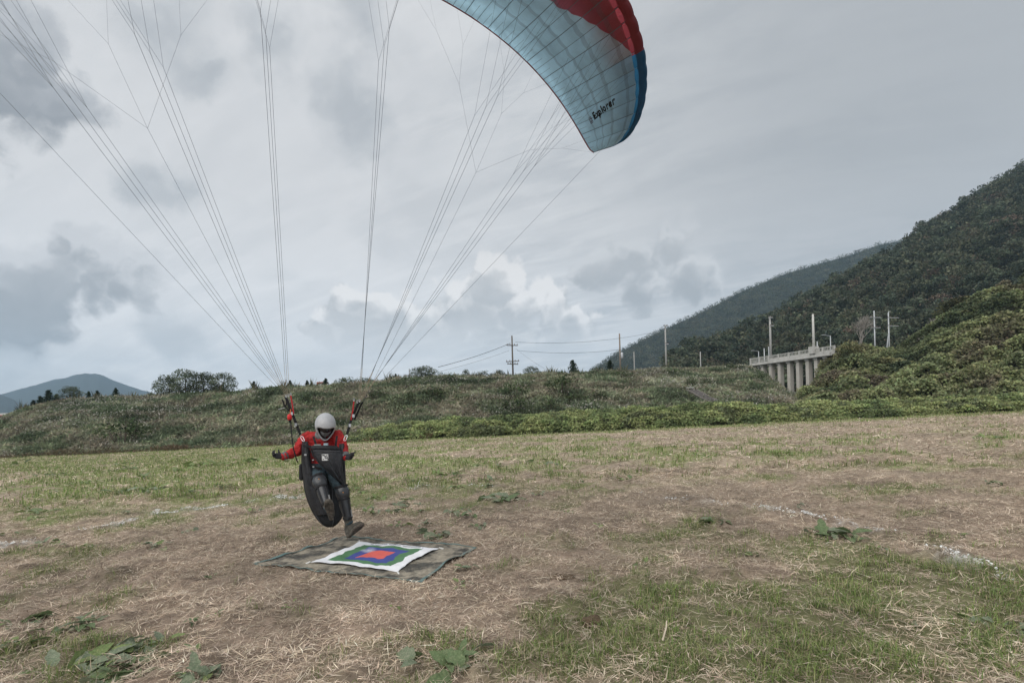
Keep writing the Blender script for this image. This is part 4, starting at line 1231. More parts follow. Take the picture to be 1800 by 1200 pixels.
# drain channel on the slope
s_ = [on_slope(px, py) for px, py in ((1212, 689), (1224, 695), (1238, 701), (1254, 709))]
dr = empty('drain_channel', s_[0], 'dark concrete drain channel running down the embankment', 'drain')
off = Vector((1.2, .1, .35))
wpart('channel_bed', MB().strap([p + Vector((0, -.3, .18)) for p in s_], (1, 0, .15), .9, .25).mesh('channel_bed'), mat('wet_concrete', (.075, .068, .065), rough=.8, var=.3, vscale=2), dr)
for sx in (-.55, .55):
    wpart('kerb', MB().strap([p + Vector((sx, -.32, .2 + sx * .05)) for p in s_], (1, 0, .15), .12, .3).mesh('kerb'), mat('mossy_kerb', (.14, .13, .115), var=.3, vscale=3), dr)
wpart('slab', MB().box(s_[0] + Vector((0, -.2, .5)), (.9, .4, .1)).mesh('slab'), M_conc2, dr)

# small red framed hut and the house with the pale roof
M_red = mat('red_paint', (.36, .10, .06), rough=.6, var=.15, vscale=5)
M_white = mat('white_board', (.62, .62, .6), rough=.6, var=.08, vscale=4)
hb = crest_at(552, CREST, .05, 3.0)
hu = empty('hut', hb, 'small white hut with a red frame and roof on the embankment', 'hut'); hw = 15 / F * hb.y * 1.05; hh = .95
link('wall', MB().box((0, .3, hh * .45), (hw * .86, .6, hh * .9)).mesh('wall'), M_white, hu)
link('roof', MB().box((0, .25, hh * .98), (hw * 1.08, .9, .14)).mesh('roof'), M_red, hu)
for sx in (-1, 1): link('post', MB().box((sx * hw * .46, -.08, hh * .45), (.14, .14, hh * .92)).mesh('post'), M_red, hu)
wn = link('window', MB().box((.12, -.012, hh * .5), (.36, .02, .4)).mesh('window'), mat('window_dark', (.12, .14, .15), rough=.2), hu)
for k in (-.18, .18): link('frame', MB().box((.12 + k, -.03, hh * .5), (.05, .03, .46)).mesh('frame'), M_white, wn)
hb = P(4, 744, 120); ho = empty('house', hb, 'low house with pale roof and red eaves beyond the left end', 'house')
link('wall', MB().box((0, 2, .2), (4.4, 4, 3.4)).mesh('wall'), mat('grey_wall', (.3, .3, .3), var=.1, vscale=2), ho)
rf = link('roof', MB().box((0, 2, 2.15), (5.2, 4.8, .5)).mesh('roof'), mat('pale_roof', (.55, .55, .54), rough=.7, var=.1, vscale=2), ho)
link('eave', MB().box((0, -.42, 1.86), (5.3, .12, .2)).mesh('eave'), M_red, rf)
for k in (-1.2, 1.2):
    w_ = link('window', MB().box((k, -.02, .6), (1.0, .08, 1.0)).mesh('window'), mat('window_dark2', (.1, .12, .13), rough=.2), ho)
    link('frame', MB().box((k, -.05, 1.14), (1.15, .08, .08)).mesh('frame'), M_white, w_)

# ------------------------------------------------------------------ target mat and cloth
def bil(c, u, v): return c[0] * (1 - u) * (1 - v) + c[1] * u * (1 - v) + c[2] * u * v + c[3] * (1 - u) * v


def uv_mat(name):
    m = bpy.data.materials.new(name); m.use_nodes = True; return m, m.node_tree.nodes, m.node_tree.links


QC = [np.array(p) for p in MATC]
uu, vv = np.meshgrid(np.linspace(0, 1, 61), np.linspace(0, 1, 61), indexing='ij')


def mat_z(x, y, u, v):
    e = np.minimum(np.minimum(u, 1 - u), np.minimum(v, 1 - v))
    return zfield(x, y) + .016 + (fbm(x, y, 2.6, 3) - .5) * .035 + (fbm(x + 9, y, 7, 2) - .5) * .012 + np.exp(-e / .03) * (fbm(x * 1.0, y + 4, 5.5, 2) - .38) * .06


GX = np.stack([bil([q[0] for q in QC], uu, vv), bil([q[1] for q in QC], uu, vv)], -1)
e0 = np.exp(-np.minimum(np.minimum(uu, 1 - uu), np.minimum(vv, 1 - vv)) / .08)
GX[..., 0] += e0 * (fbm(GX[..., 0] * 3, GX[..., 1] * 3, 1, 3) - .5) * .11; GX[..., 1] += e0 * (fbm(GX[..., 0] * 3 + 40, GX[..., 1] * 3, 1, 3) - .5) * .13
GZ = mat_z(GX[..., 0], GX[..., 1], uu, vv)
G3 = np.concatenate([GX, GZ[..., None]], -1)
tm = empty('ground_mat', Vector(G3[30, 30]) - Vector((0, 0, .02)), 'stained khaki ground mat with teal hem lying on the straw', 'mat')
M_tarp = mat('khaki_canvas', (.27, .24, .19), rough=.92, var=.5, vscale=12, bump=.8, bscale=30, dark=(.06, .058, .052), dscale=4.0, dfac=.95, dr=(.45, .57))
M_hem = mat('teal_hem', (.12, .19, .185), rough=.85, var=.35, vscale=14, dark=(.2, .19, .16), dscale=7, dfac=.7)
o = wpart('canvas', grid_mesh('canvas', G3), M_tarp, tm); md = o.modifiers.new('thickness', 'SOLIDIFY'); md.thickness = .005; md.offset = -1
for k in range(4):
    ed = [G3[:, 0], G3[-1, :], G3[::-1, -1], G3[0, ::-1]][k]; inn = [G3[:, 2], G3[-3, :], G3[::-1, -3], G3[2, ::-1]][k]
    g2 = np.stack([ed * 1.0 + (ed - inn) * .1, ed * .62 + inn * .38], 0); g2[..., 2] += .005
    o = wpart('hem', grid_mesh('hem', g2), M_hem, tm); md = o.modifiers.new('thickness', 'SOLIDIFY'); md.thickness = .004; md.offset = 0

CC = [np.array(GP(*p)) for p in ((546, 991), (632, 956), (772, 967), (699, 1008))]
uu2, vv2 = np.meshgrid(np.linspace(0, 1, 49), np.linspace(0, 1, 49), indexing='ij')
X2 = bil([q[0] for q in CC], uu2, vv2); Y2 = bil([q[1] for q in CC], uu2, vv2)
pin = (abs(uu2 - .5) * 2) ** 6 * (abs(vv2 - .5) * 2) ** 6
sag = (np.sin(uu2 * np.pi) * np.exp(-np.minimum(vv2, 1 - vv2) / .08) + np.sin(vv2 * np.pi) * np.exp(-np.minimum(uu2, 1 - uu2) / .08)) * .045
cx0, cy0 = X2.mean(), Y2.mean(); X2 = X2 + (cx0 - X2) * sag; Y2 = Y2 + (cy0 - Y2) * sag
from_u = lambda x, y: (fbm(x, y, 2.6, 3) - .5) * .035
Z2 = zfield(X2, Y2) + .03 + from_u(X2, Y2) + (fbm(X2, Y2 + 30, 6, 3) - .5) * .03 + np.abs(np.sin((uu2 + vv2) * 9 + 3 * fbm(uu2 * 4, vv2 * 4, 1, 2))) * .008
cl = empty('target_cloth', (cx0, cy0, float(Z2.min())), 'white landing target cloth with green, blue and red squares', 'target cloth')
m, N, L = uv_mat('target_print')
b = N['Principled BSDF']; b.inputs['Roughness'].default_value = .8; b.inputs['Specular IOR Level'].default_value = .2
uvn = N.new('ShaderNodeUVMap'); nz = N.new('ShaderNodeTexNoise'); nz.inputs['Scale'].default_value = 5; L.new(uvn.outputs[0], nz.inputs['Vector'])
s1 = N.new('ShaderNodeVectorMath'); s1.operation = 'SUBTRACT'; L.new(nz.outputs['Color'], s1.inputs[0]); s1.inputs[1].default_value = (.5, .5, .5)
s2 = N.new('ShaderNodeVectorMath'); s2.operation = 'SCALE'; L.new(s1.outputs[0], s2.inputs[0]); s2.inputs['Scale'].default_value = .10
s3 = N.new('ShaderNodeVectorMath'); s3.operation = 'ADD'; L.new(uvn.outputs[0], s3.inputs[0]); L.new(s2.outputs[0], s3.inputs[1])
s4 = N.new('ShaderNodeVectorMath'); s4.operation = 'SUBTRACT'; L.new(s3.outputs[0], s4.inputs[0]); s4.inputs[1].default_value = (.5, .5, 0)
s5 = N.new('ShaderNodeVectorMath'); s5.operation = 'ABSOLUTE'; L.new(s4.outputs[0], s5.inputs[0])
sx = N.new('ShaderNodeSeparateXYZ'); L.new(s5.outputs[0], sx.inputs[0])
mxx = N.new('ShaderNodeMath'); mxx.operation = 'MAXIMUM'; L.new(sx.outputs[0], mxx.inputs[0]); L.new(sx.outputs[1], mxx.inputs[1])
c_prev = None
for lim, col in ((None, (.74, .75, .78)), (.375, (.085, .19, .095)), (.265, (.06, .078, .26)), (.155, (.60, .12, .10))):
    if lim is None:
        r = N.new('ShaderNodeRGB'); r.outputs[0].default_value = (*col, 1); c_prev = r.outputs[0]; continue
    ls = N.new('ShaderNodeMath'); ls.operation = 'LESS_THAN'; L.new(mxx.outputs[0], ls.inputs[0]); ls.inputs[1].default_value = lim
    x = N.new('ShaderNodeMix'); x.data_type = 'RGBA'; L.new(ls.outputs[0], x.inputs[0]); L.new(c_prev, x.inputs[6]); x.inputs[7].default_value = (*col, 1); c_prev = x.outputs[2]
# scuffed pale smear
ds = N.new('ShaderNodeVectorMath'); ds.operation = 'DISTANCE'; L.new(s3.outputs[0], ds.inputs[0]); ds.inputs[1].default_value = (.66, .30, 0)
n6 = N.new('ShaderNodeTexNoise'); n6.inputs['Scale'].default_value = 26; n6.inputs['Detail'].default_value = 4; L.new(uvn.outputs[0], n6.inputs['Vector'])
mp = N.new('ShaderNodeMapRange'); L.new(ds.outputs['Value'], mp.inputs['Value']); mp.inputs['From Min'].default_value = .11; mp.inputs['From Max'].default_value = .02
mm = N.new('ShaderNodeMath'); mm.operation = 'MULTIPLY'; L.new(mp.outputs[0], mm.inputs[0]); L.new(n6.outputs[0], mm.inputs[1]); mm.use_clamp = True
x = N.new('ShaderNodeMix'); x.data_type = 'RGBA'; L.new(mm.outputs[0], x.inputs[0]); L.new(c_prev, x.inputs[6]); x.inputs[7].default_value = (.7, .7, .72, 1); c_prev = x.outputs[2]
n7 = N.new('ShaderNodeTexNoise'); n7.inputs['Scale'].default_value = 9; n7.inputs['Detail'].default_value = 6; L.new(uvn.outputs[0], n7.inputs['Vector'])
mp = N.new('ShaderNodeMapRange'); L.new(n7.outputs[0], mp.inputs['Value']); mp.inputs['To Min'].default_value = .82; mp.inputs['To Max'].default_value = 1.12
sc_ = N.new('ShaderNodeVectorMath'); sc_.operation = 'SCALE'; L.new(c_prev, sc_.inputs[0]); L.new(mp.outputs[0], sc_.inputs['Scale']); L.new(sc_.outputs[0], b.inputs['Base Color'])
GC = np.stack([X2, Y2, Z2], -1)
o = wpart('cloth', grid_mesh('cloth', GC, True, None, np.stack([uu2, vv2], -1)), m, cl); md = o.modifiers.new('thickness', 'SOLIDIFY'); md.thickness = .003; md.offset = -1
# blurred line of small script along the far hem (illegible in the photograph: strokes only)
M_ink = mat('dark_ink', (.05, .045, .09), rough=.8)


def cloth_pt(u, v):
    fu, fv = u * 48, v * 48; i, j = min(int(fu), 47), min(int(fv), 47); a, b_ = fu - i, fv - j
    p = GC[i, j] * (1 - a) * (1 - b_) + GC[i + 1, j] * a * (1 - b_) + GC[i + 1, j + 1] * a * b_ + GC[i, j + 1] * (1 - a) * b_
    return Vector(p) + Vector((0, 0, .006))


rr = random.Random(4); ib = MB(); v = .2
while v < .86:
    if rr.random() < .12: v += .02; continue
    hgt = rr.choice((.016, .018, .03)); u0 = .925 + .012 * math.sin(v * 20)
    ib.strap([cloth_pt(u0 - hgt / 2, v), cloth_pt(u0 + hgt / 2, v + .006)], cloth_pt(.93, .6) - cloth_pt(.93, .4), .006, .001)
    ib.strap([cloth_pt(u0 - .006, v), cloth_pt(u0 - .004, v + .012)], cloth_pt(.96, .5) - cloth_pt(.9, .5), .006, .001); v += .0135
wpart('script', ib.mesh('script'), M_ink, cl)
for (u, v) in ((0, 0), (1, 0), (1, 1), (0, 1)):
    p = cloth_pt(u, v); q = p + (p - cloth_pt(.5, .5)).normalized() * .05; q.z -= .02
    wpart('corner_tie', MB().tube([p, q], [.008, .012], 6).mesh('corner_tie'), M_white, cl)

# ------------------------------------------------------------------ paraglider wing
WP = dict(psi=.3486, l0=.3931, f0=.5228, z0=8.1898, A=4.1301, B=3.2058, th=1.3754, c0=3.2215, ct=.5894, kap=.8273, pit=-.3196, rol=-.0403)
P0 = (-2.49, 6.75)


def wing_c(s, c, hgt=0.0):
    """span s -1..1, chord c 0 nose .. 1 trailing edge, hgt metres above the chord line (outwards)"""
    s = np.asarray(s, float); c = np.asarray(c, float)
    t = s * WP['th']; lf = 1 + .16 * sstep(-s, .05, .9); l = WP['A'] * np.sin(t) * lf; z = -WP['B'] * (1 - np.cos(t)) * (1 - .30 * sstep(-s, .05, .9))
    nl, nz_ = WP['B'] * np.sin(t), WP['A'] * np.cos(t); nn = np.hypot(nl, nz_); l = l + hgt * nl / nn; z = z + hgt * nz_ / nn
    ch = chord(s); f = WP['f0'] + WP['c0'] * .5 - WP['kap'] * (WP['c0'] - ch) - c * ch
    z = z + (f - WP['f0']) * math.tan(WP['pit'])
    cr, sr = math.cos(WP['rol']), math.sin(WP['rol']); l2 = WP['l0'] + l * cr + z * sr; z2 = WP['z0'] - l * sr + z * cr
    cp, sp_ = math.cos(WP['psi']), math.sin(WP['psi'])
    return np.stack([P0[0] + f * sp_ + l2 * cp, P0[1] - f * cp + l2 * sp_, z2], -1)


def chord(s): return WP['ct'] + (WP['c0'] - WP['ct']) * np.sqrt(np.clip(1 - np.abs(s) ** 2.6, 0, 1))


def wpix(p):
    d = p - np.array([0, 0, EYE]); return np.stack([900 + F * (CR * d[..., 0] - SR * d[..., 2]) / d[..., 1], 600 + HOR - F * (SR * d[..., 0] + CR * d[..., 2]) / d[..., 1]], -1)


_S, _C = np.meshgrid(np.linspace(0, 1, 500), np.linspace(0, 1, 300), indexing='ij')
_WPX = wpix(wing_c(_S, _C, -.03))


def inv(px, py):
    i = np.argmin((_WPX[..., 0] - px) ** 2 + (_WPX[..., 1] - py) ** 2); return np.array([_S.ravel()[i], _C.ravel()[i]])


bnd = np.array([inv(*p) for p in ((987, 0), (1004, 7), (1043, 28), (1078, 54), (1111, 86))])

pg_root = empty('paraglider', (-2.5, 6.72, 2.0), 'pale blue and red paraglider wing with its suspension lines overhead', 'paraglider')


def fabric(name, kind):
    m, N, L = uv_mat(name); out = N['Material Output']; N.remove(N['Principled BSDF'])
    uvn = N.new('ShaderNodeUVMap'); sp_ = N.new('ShaderNodeSeparateXYZ'); L.new(uvn.outputs[0], sp_.inputs[0])
    S_, C_ = sp_.outputs[0], sp_.outputs[1]

    def ma(op, a, b=None, cl=False):
        n = N.new('ShaderNodeMath'); n.operation = op; n.use_clamp = cl
        for i, v in enumerate((a, b)):
            if v is None: continue
            if isinstance(v, (int, float)): n.inputs[i].default_value = v
            else: L.new(v, n.inputs[i])
        return n.outputs[0]

    def mix(f, a, b):
        n = N.new('ShaderNodeMix'); n.data_type = 'RGBA'; L.new(f, n.inputs[0])
        for i, v in ((6, a), (7, b)):
            if isinstance(v, tuple): n.inputs[i].default_value = (*v, 1)
            else: L.new(v, n.inputs[i])
        return n.outputs[2]
    aS = ma('ABSOLUTE', S_)
    if kind == 'lower':
        # red block inside the line fitted through the photograph's colour edge
        fc = N.new('ShaderNodeFloatCurve'); cv = fc.mapping.curves[0]
        srt = bnd[np.argsort(bnd[:, 0])]
        xs = [0.0] + list(srt[:, 0]) + [min(1, srt[-1, 0] + .02), 1.0]; ys = [min(.9, srt[0, 1] + .1)] + list(srt[:, 1]) + [0.0, 0.0]
        cv.points[0].location = (0, ys[0]); cv.points[1].location = (1, 0)
        for a_, b_ in zip(xs[1:-1], ys[1:-1]): cv.points.new(a_, max(0, b_))
        for p in cv.points: p.handle_type = 'VECTOR'
        fc.mapping.update(); L.new(aS, fc.inputs['Value'])
        red = ma('LESS_THAN', C_, fc.outputs[0])
        col = mix(red, (.62, .80, .89), (.50, .12, .16))
        # straps sewn inside, seen through the cloth
        st = None
        for cc, w_ in ((.13, .016), (.34, .02), (.53, .016), (.70, .014)):
            k = ma('LESS_THAN', ma('ABSOLUTE', ma('SUBTRACT', C_, cc)), w_); st = k if st is None else ma('MAXIMUM', st, k)
        col = mix(ma('MULTIPLY', st, .3), col, (.17, .19, .22))
    else:
        tip = ma('GREATER_THAN', aS, .772)
        col = mix(tip, (.30, .05, .06), (.035, .15, .27))
        back = ma('GREATER_THAN', C_, .22); col = mix(back, col, (.66, .78, .85))
    nz_ = N.new('ShaderNodeTexNoise'); nz_.inputs['Scale'].default_value = 2.2; nz_.inputs['Detail'].default_value = 6; tcn = N.new('ShaderNodeTexCoord'); L.new(tcn.outputs['Object'], nz_.inputs['Vector'])
    mp = N.new('ShaderNodeMapRange'); L.new(nz_.outputs[0], mp.inputs['Value']); mp.inputs['From Min'].default_value = .3; mp.inputs['From Max'].default_value = .7; mp.inputs['To Min'].default_value = .82; mp.inputs['To Max'].default_value = 1.15
    sc_ = N.new('ShaderNodeVectorMath'); sc_.operation = 'SCALE'; L.new(col, sc_.inputs[0]); L.new(mp.outputs[0], sc_.inputs['Scale']); col = sc_.outputs[0]
    # crinkled cloth
    wv = N.new('ShaderNodeTexNoise'); wv.inputs['Scale'].default_value = 9; wv.inputs['Detail'].default_value = 5; wv.inputs['Distortion'].default_value = 1.2; L.new(tcn.outputs['Object'], wv.inputs['Vector'])
    bp = N.new('ShaderNodeBump'); bp.inputs['Strength'].default_value = .55; bp.inputs['Distance'].default_value = .03; L.new(wv.outputs[0], bp.inputs['Height'])
    df = N.new('ShaderNodeBsdfDiffuse'); tr = N.new('ShaderNodeBsdfTranslucent'); gl = N.new('ShaderNodeBsdfGlossy'); gl.inputs['Roughness'].default_value = .45
    for n in (df, tr): L.new(col, n.inputs['Color']); L.new(bp.outputs[0], n.inputs['Normal'])
    m1 = N.new('ShaderNodeMixShader'); m1.inputs[0].default_value = .74; L.new(df.outputs[0], m1.inputs[1]); L.new(tr.outputs[0], m1.inputs[2])
    m2 = N.new('ShaderNodeMixShader'); m2.inputs[0].default_value = .03; L.new(m1.outputs[0], m2.inputs[1]); L.new(gl.outputs[0], m2.inputs[2]); L.new(m2.outputs[0], out.inputs['Surface'])
    return m


M_low = fabric('wing_lower_fabric', 'lower'); M_up = fabric('wing_upper_fabric', 'upper')
M_rib = mat('rib_fabric', (.42, .46, .5), rough=.8, transl=.5)
M_seam = mat('seam_tape', (.22, .26, .285), rough=.8, transl=.45)
M_te = mat('red_edge_tape', (.30, .06, .06), rough=.7)
M_line = mat('suspension_line', (.03, .032, .036), rough=.6)
M_line2 = mat('lower_line', (.32, .26, .19), rough=.6)
NC = 25
ribs = np.sign(np.linspace(-1, 1, 2 * NC + 1)) * (np.abs(np.linspace(-1, 1, 2 * NC + 1)) ** .97)


def up_prof(c): return .085 * (1.9 * np.sqrt(np.clip(c, 0, 1)) - 1.25 * c - .65 * c ** 2 + .0)


low_c = np.concatenate([[.055], np.linspace(.1, .94, 14), [1.0]])
nose = [(.030, -.030), (.012, -.020), (-.002, .0), (.006, .022), (.03, .045)]
up_c = np.concatenate([np.linspace(.07, .3, 6), np.linspace(.38, 1, 8)])


def low_h(c): return -.05 * np.sin(np.pi * np.clip(c, 0, 1) ** .7) * (1 - c) ** .3 - .012 * (1 - c)


for i in range(2 * NC):
    s0, s1 = ribs[i], ribs[i + 1]; k = np.linspace(0, 1, 7); sm = s0 + (s1 - s0) * k
    bul = (1 - (2 * k - 1) ** 2); cm = chord((s0 + s1) / 2); wcell = np.linalg.norm(wing_c(s1, .5) - wing_c(s0, .5))
    # lower panel
    Sg, Cg = np.meshgrid(sm, low_c, indexing='ij'); H = low_h(Cg) * chord(Sg) - bul[:, None] * wcell * .13 * np.sin(np.pi * np.clip(Cg, .06, 1) ** .8) ** .5
    H = H + (fbm(Sg * 60, Cg * 22, 1, 3) - .5) * .03 * bul[:, None]
    wpart('lower_panel', grid_mesh('lower_panel', wing_c(Sg, Cg, H), True, None, np.stack([Sg, Cg], -1)), M_low, pg_root)
    # upper panel with the rounded nose
    cs = np.array([q[0] for q in nose] + list(up_c)); hs = np.array([q[1] for q in nose] + list(up_prof(up_c) * (1 - up_c ** 4)))
    Sg, Cg = np.meshgrid(sm, cs, indexing='ij'); H = hs[None] * chord(Sg) + bul[:, None] * wcell * .04 * np.minimum(1, (1.02 - Cg) * 4)
    Cq = Cg - bul[:, None] * .004 * (Cg < .05)
    wpart('upper_panel', grid_mesh('upper_panel', wing_c(Sg, Cq, H), True, None, np.stack([Sg, np.clip(Cg, 0, 1)], -1)), M_up, pg_root)
for i, s in enumerate(ribs):
    cs = np.concatenate([[.03], np.linspace(.07, .98, 12)]); lo = low_h(cs) * chord(s) + .004; hi = up_prof(cs) * (1 - cs ** 4) * chord(s) - .004
    wpart('rib', grid_mesh('rib', np.stack([wing_c(np.full(13, s), cs, lo), wing_c(np.full(13, s), cs, np.maximum(hi, lo + .002))], 0)), M_rib, pg_root)
    # seam tape along the rib underneath
    cs = np.linspace(.056, 1, 18); hw = (.003 if i % 2 else .0048) / (WP['A'] * WP['th'] * .8)
    wpart('seam', grid_mesh('seam', np.stack([wing_c(np.full(18, s - hw), cs, low_h(cs) * chord(s) - .006), wing_c(np.full(18, s + hw), cs, low_h(cs) * chord(s) - .006)], 0)), M_seam, pg_root)
    if i % 2 and i < 2 * NC:     # short reinforcing seams near the trailing edge between the ribs
        pass
for i in range(2 * NC):
    s = (ribs[i] + ribs[i + 1]) / 2; cs = np.linspace(.8, .995, 6); hw = .0022 / (WP['A'] * WP['th'] * .8); wcell = np.linalg.norm(wing_c(ribs[i + 1], .9) - wing_c(ribs[i], .9))
    hh = low_h(cs) * chord(s) - wcell * .13 * np.sin(np.pi * cs ** .8) ** .5 - .022
    wpart('mini_rib_seam', grid_mesh('mini_rib_seam', np.stack([wing_c(np.full(6, s - hw), cs, hh), wing_c(np.full(6, s + hw), cs, hh)], 0)), M_seam, pg_root)
ss_ = np.linspace(-1, 1, 160)
wpart('trailing_edge_tape', MB().tube([Vector(wing_c(s, 1.002, -.004)) for s in ss_], .012, 5).mesh('trailing_edge_tape'), M_te, pg_root)
for sg in (-1, 1):
    cs = np.linspace(.03, 1, 14)
    wpart('wing_tip_panel', grid_mesh('wing_tip_panel', np.stack([wing_c(np.full(14, sg * 1.0), cs, low_h(cs) * .59), wing_c(np.full(14, sg * 1.0), cs, up_prof(cs) * .59 * (1 - cs ** 4))], 0)), M_te if sg < 0 else M_seam, pg_root)

# lettering under the wing tip
fd = bpy.data.curves.new('lettering', 'FONT'); fd.body = 'Explorer'; fd.size = 1.0; fd.shear = .28; fd.offset = .05; fd.space_character = 1.2; fd.resolution_u = 4
fo = bpy.data.objects.new('lettering_source', fd); COL.objects.link(fo)
bpy.context.view_layer.update()
tme = bpy.data.meshes.new_from_object(fo.evaluated_get(bpy.context.evaluated_depsgraph_get()))
bpy.data.objects.remove(fo)
bmt = bmesh.new(); bmt.from_mesh(tme); bmesh.ops.triangulate(bmt, faces=bmt.faces); bmt.to_mesh(tme); bmt.free()
tv = np.array([v.co for v in tme.vertices]); tw = tv[:, 0].max() - tv[:, 0].min(); tx0 = tv[:, 0].min()
o_, e_, h_ = inv(1055, 207), inv(1097, 175), inv(1050, 197.5)


def on_wing(tx, ty, lift):
    """text coordinates in cap heights -> point under the lower panel"""
    sc2 = o_ + (e_ - o_) * np.asarray(tx)[..., None] + (h_ - o_) * np.asarray(ty)[..., None]
    s, c = sc2[..., 0], sc2[..., 1]; i = np.clip(np.searchsorted(ribs, s) - 1, 0, 2 * NC - 1); k = (s - ribs[i]) / (ribs[i + 1] - ribs[i]); bul = 1 - (2 * k - 1) ** 2
    wc_ = np.linalg.norm(wing_c(ribs[i + 1], .5) - wing_c(ribs[i], .5), axis=-1)
    return wing_c(s, c, low_h(c) * chord(s) - bul * wc_ * .13 * np.sin(np.pi * np.clip(c, .06, 1) ** .8) ** .5 - lift)


q = on_wing((tv[:, 0] - tx0) / tw, tv[:, 1] / .62, .06)
for v, p in zip(tme.vertices, q): v.co = p
wpart('lettering', tme, mat('black_print', (.008, .008, .01), rough=.7), pg_root)
em = MB()
for (x0, x1, y0, y1) in ((-.26, -.22, -.1, .8), (-.20, -.16, -.1, .3), (-.20, -.16, .45, .8), (-.14, -.11, -.1, .8), (-.26, -.11, -.22, -.12), (-.26, -.11, .86, .95)):
    n0 = len(em.v); em.v += [Vector(on_wing(a, b, .05)) for a, b in ((x0, y0), (x1, y0), (x1, y1), (x0, y1))]; em.f.append([n0, n0 + 1, n0 + 2, n0 + 3])
wpart('emblem', em.mesh('emblem'), mat('grey_print', (.09, .07, .09), rough=.7), pg_root)

# ---- lines
RIS = {1: P(631, 706, 6.72), -1: P(505, 695, 6.72)}


def wpt(s, c): return Vector(wing_c(s, c, low_h(np.array(c)) * chord(s) - .01))


def line(pts, r, name='suspension_line', low=None):
    wpart(name, MB().tube(pts, r, 5, False).mesh(name), M_line, pg_root)


LR = .0017
for sg in (-1, 1):
    base = RIS[sg]
    for gi, (sc0, spread, nsp) in enumerate(((.17, .14, 2), (.47, .14, 2), (.74, .13, 3))):
        for ri, cr_ in enumerate((.10, .30, .56)):
            b = base + Vector((.012 * gi * sg, .05 * ri - .03, .015 * gi))
            sc1 = sc0 - (.07 if gi == 0 and sg > 0 else 0)
            tops = [wpt(sg * (sc1 + spread * (k - (nsp - 1) / 2) / max(1, nsp - 1) * 1.0), cr_) for k in range(nsp)]
            mid = sum(tops, Vector()) / nsp; node = b.lerp(mid, (.72, .70, .66)[gi])
            k1 = b.lerp(node, .10)
            wpart('lower_line', MB().tube([b, k1], LR * 1.2, 5, False).mesh('lower_line'), M_line2, pg_root)
            line([k1, node], LR * 1.1)
            for tpt in tops:
                n2 = node.lerp(tpt, .62); line([node, n2 if ri == 0 else tpt], LR * .75)
                for q_ in (-.022, .022):
                    s_at = np.clip(sg * 1.0 * 0 + 0, -1, 1)
                # second fork, one to each neighbouring rib
                side = Vector(wing_c(.02 * sg, .5)) - Vector(wing_c(0.0, .5))
                if ri: continue
                line([n2, tpt + side * .5], LR * .42); line([n2, tpt - side * .5], LR * .42)
    line([base + Vector((.05 * sg, 0, .02)), wpt(sg * .99, .45)], LR * 1.0, 'stabilo_line')
    # brake fan
    b = base + Vector((.02 * sg, .08, -.02)); node = b.lerp(wpt(sg * .62, 1.0), .62)
    line([b, node], LR * .95, 'brake_line')
    for sa in (.30, .60, .90):
        t = wpt(sg * sa, 1.0); n2 = node.lerp(t, .5); line([node, n2], LR * .75, 'brake_line')
        for ds in (-.075, .075):
            t2 = wpt(sg * min(.995, sa + ds), 1.0); n3 = n2.lerp(t2, .55); line([n2, n3], LR * .6, 'brake_line')
            for d2 in (-.03, .03): line([n3, wpt(sg * min(.998, sa + ds + d2), 1.0)], LR * .5, 'brake_line')

# ---- risers
M_black = mat('black_webbing', (.012, .012, .014), rough=.75)
M_redw = mat('red_webbing', (.42, .03, .035), rough=.7)
M_metal = mat('bright_steel', (.6, .6, .62), rough=.3, metal=.9)
wd = Vector((.9, .3, 0))
for sg, blk, red, mal in ((-1, [(536, 778, 6.62), (528, 764, 6.66), (517, 735, 6.70), (505, 704, 6.72), (502, 697, 6.72)], [(511, 695, 6.68), (514, 712, 6.68), (516, 727, 6.69)], [(503, 697), (507, 696), (511, 694)]),
                          (1, [(605, 776, 6.60), (610, 763, 6.64), (617, 738, 6.69), (629, 711, 6.72), (632, 706, 6.72)], [(622, 705, 6.68), (620, 722, 6.68), (617, 738, 6.69)], [(628, 707), (632, 705), (622, 704)])):
    pb = [P(*q) for q in blk]
    wpart('riser', MB().strap(pb[1:], wd, .032, .008).mesh('riser'), M_black, pg_root)
    wpart('riser', MB().strap([p + Vector((.028 * sg, .05, 0)) for p in pb[2:]], wd, .024, .008).mesh('riser'), M_black, pg_root)
    wpart('front_riser', MB().strap([P(*q) for q in red], wd, .017, .008).mesh('front_riser'), M_redw, pg_root)
    for q_ in mal:
        c = P(*q_, 6.71); wpart('maillon', MB().tube([c + Vector((.008 * math.cos(a), 0, .02 * math.sin(a) + .01)) for a in np.linspace(0, 6.283, 11)], .0035, 5, False).mesh('maillon'), M_metal, pg_root)
    for f_ in (.3, .62):
        c = pb[1].lerp(pb[3], f_); wpart('buckle', MB().box(c + Vector((0, -.012, 0)), (.03, .012, .04)).mesh('buckle'), M_metal, pg_root)
    # carabiner to the harness
    c = pb[0].lerp(pb[1], .5); ax_ = (pb[1] - pb[0]).normalized(); sd_ = ax_.cross(Vector((0, 1, 0))).normalized()
    wpart('carabiner', MB().tube([c + ax_ * .042 * math.sin(a) + sd_ * .016 * math.cos(a) for a in np.linspace(0, 6.283, 15)], .005, 6, False).mesh('carabiner', True), M_metal, pg_root)
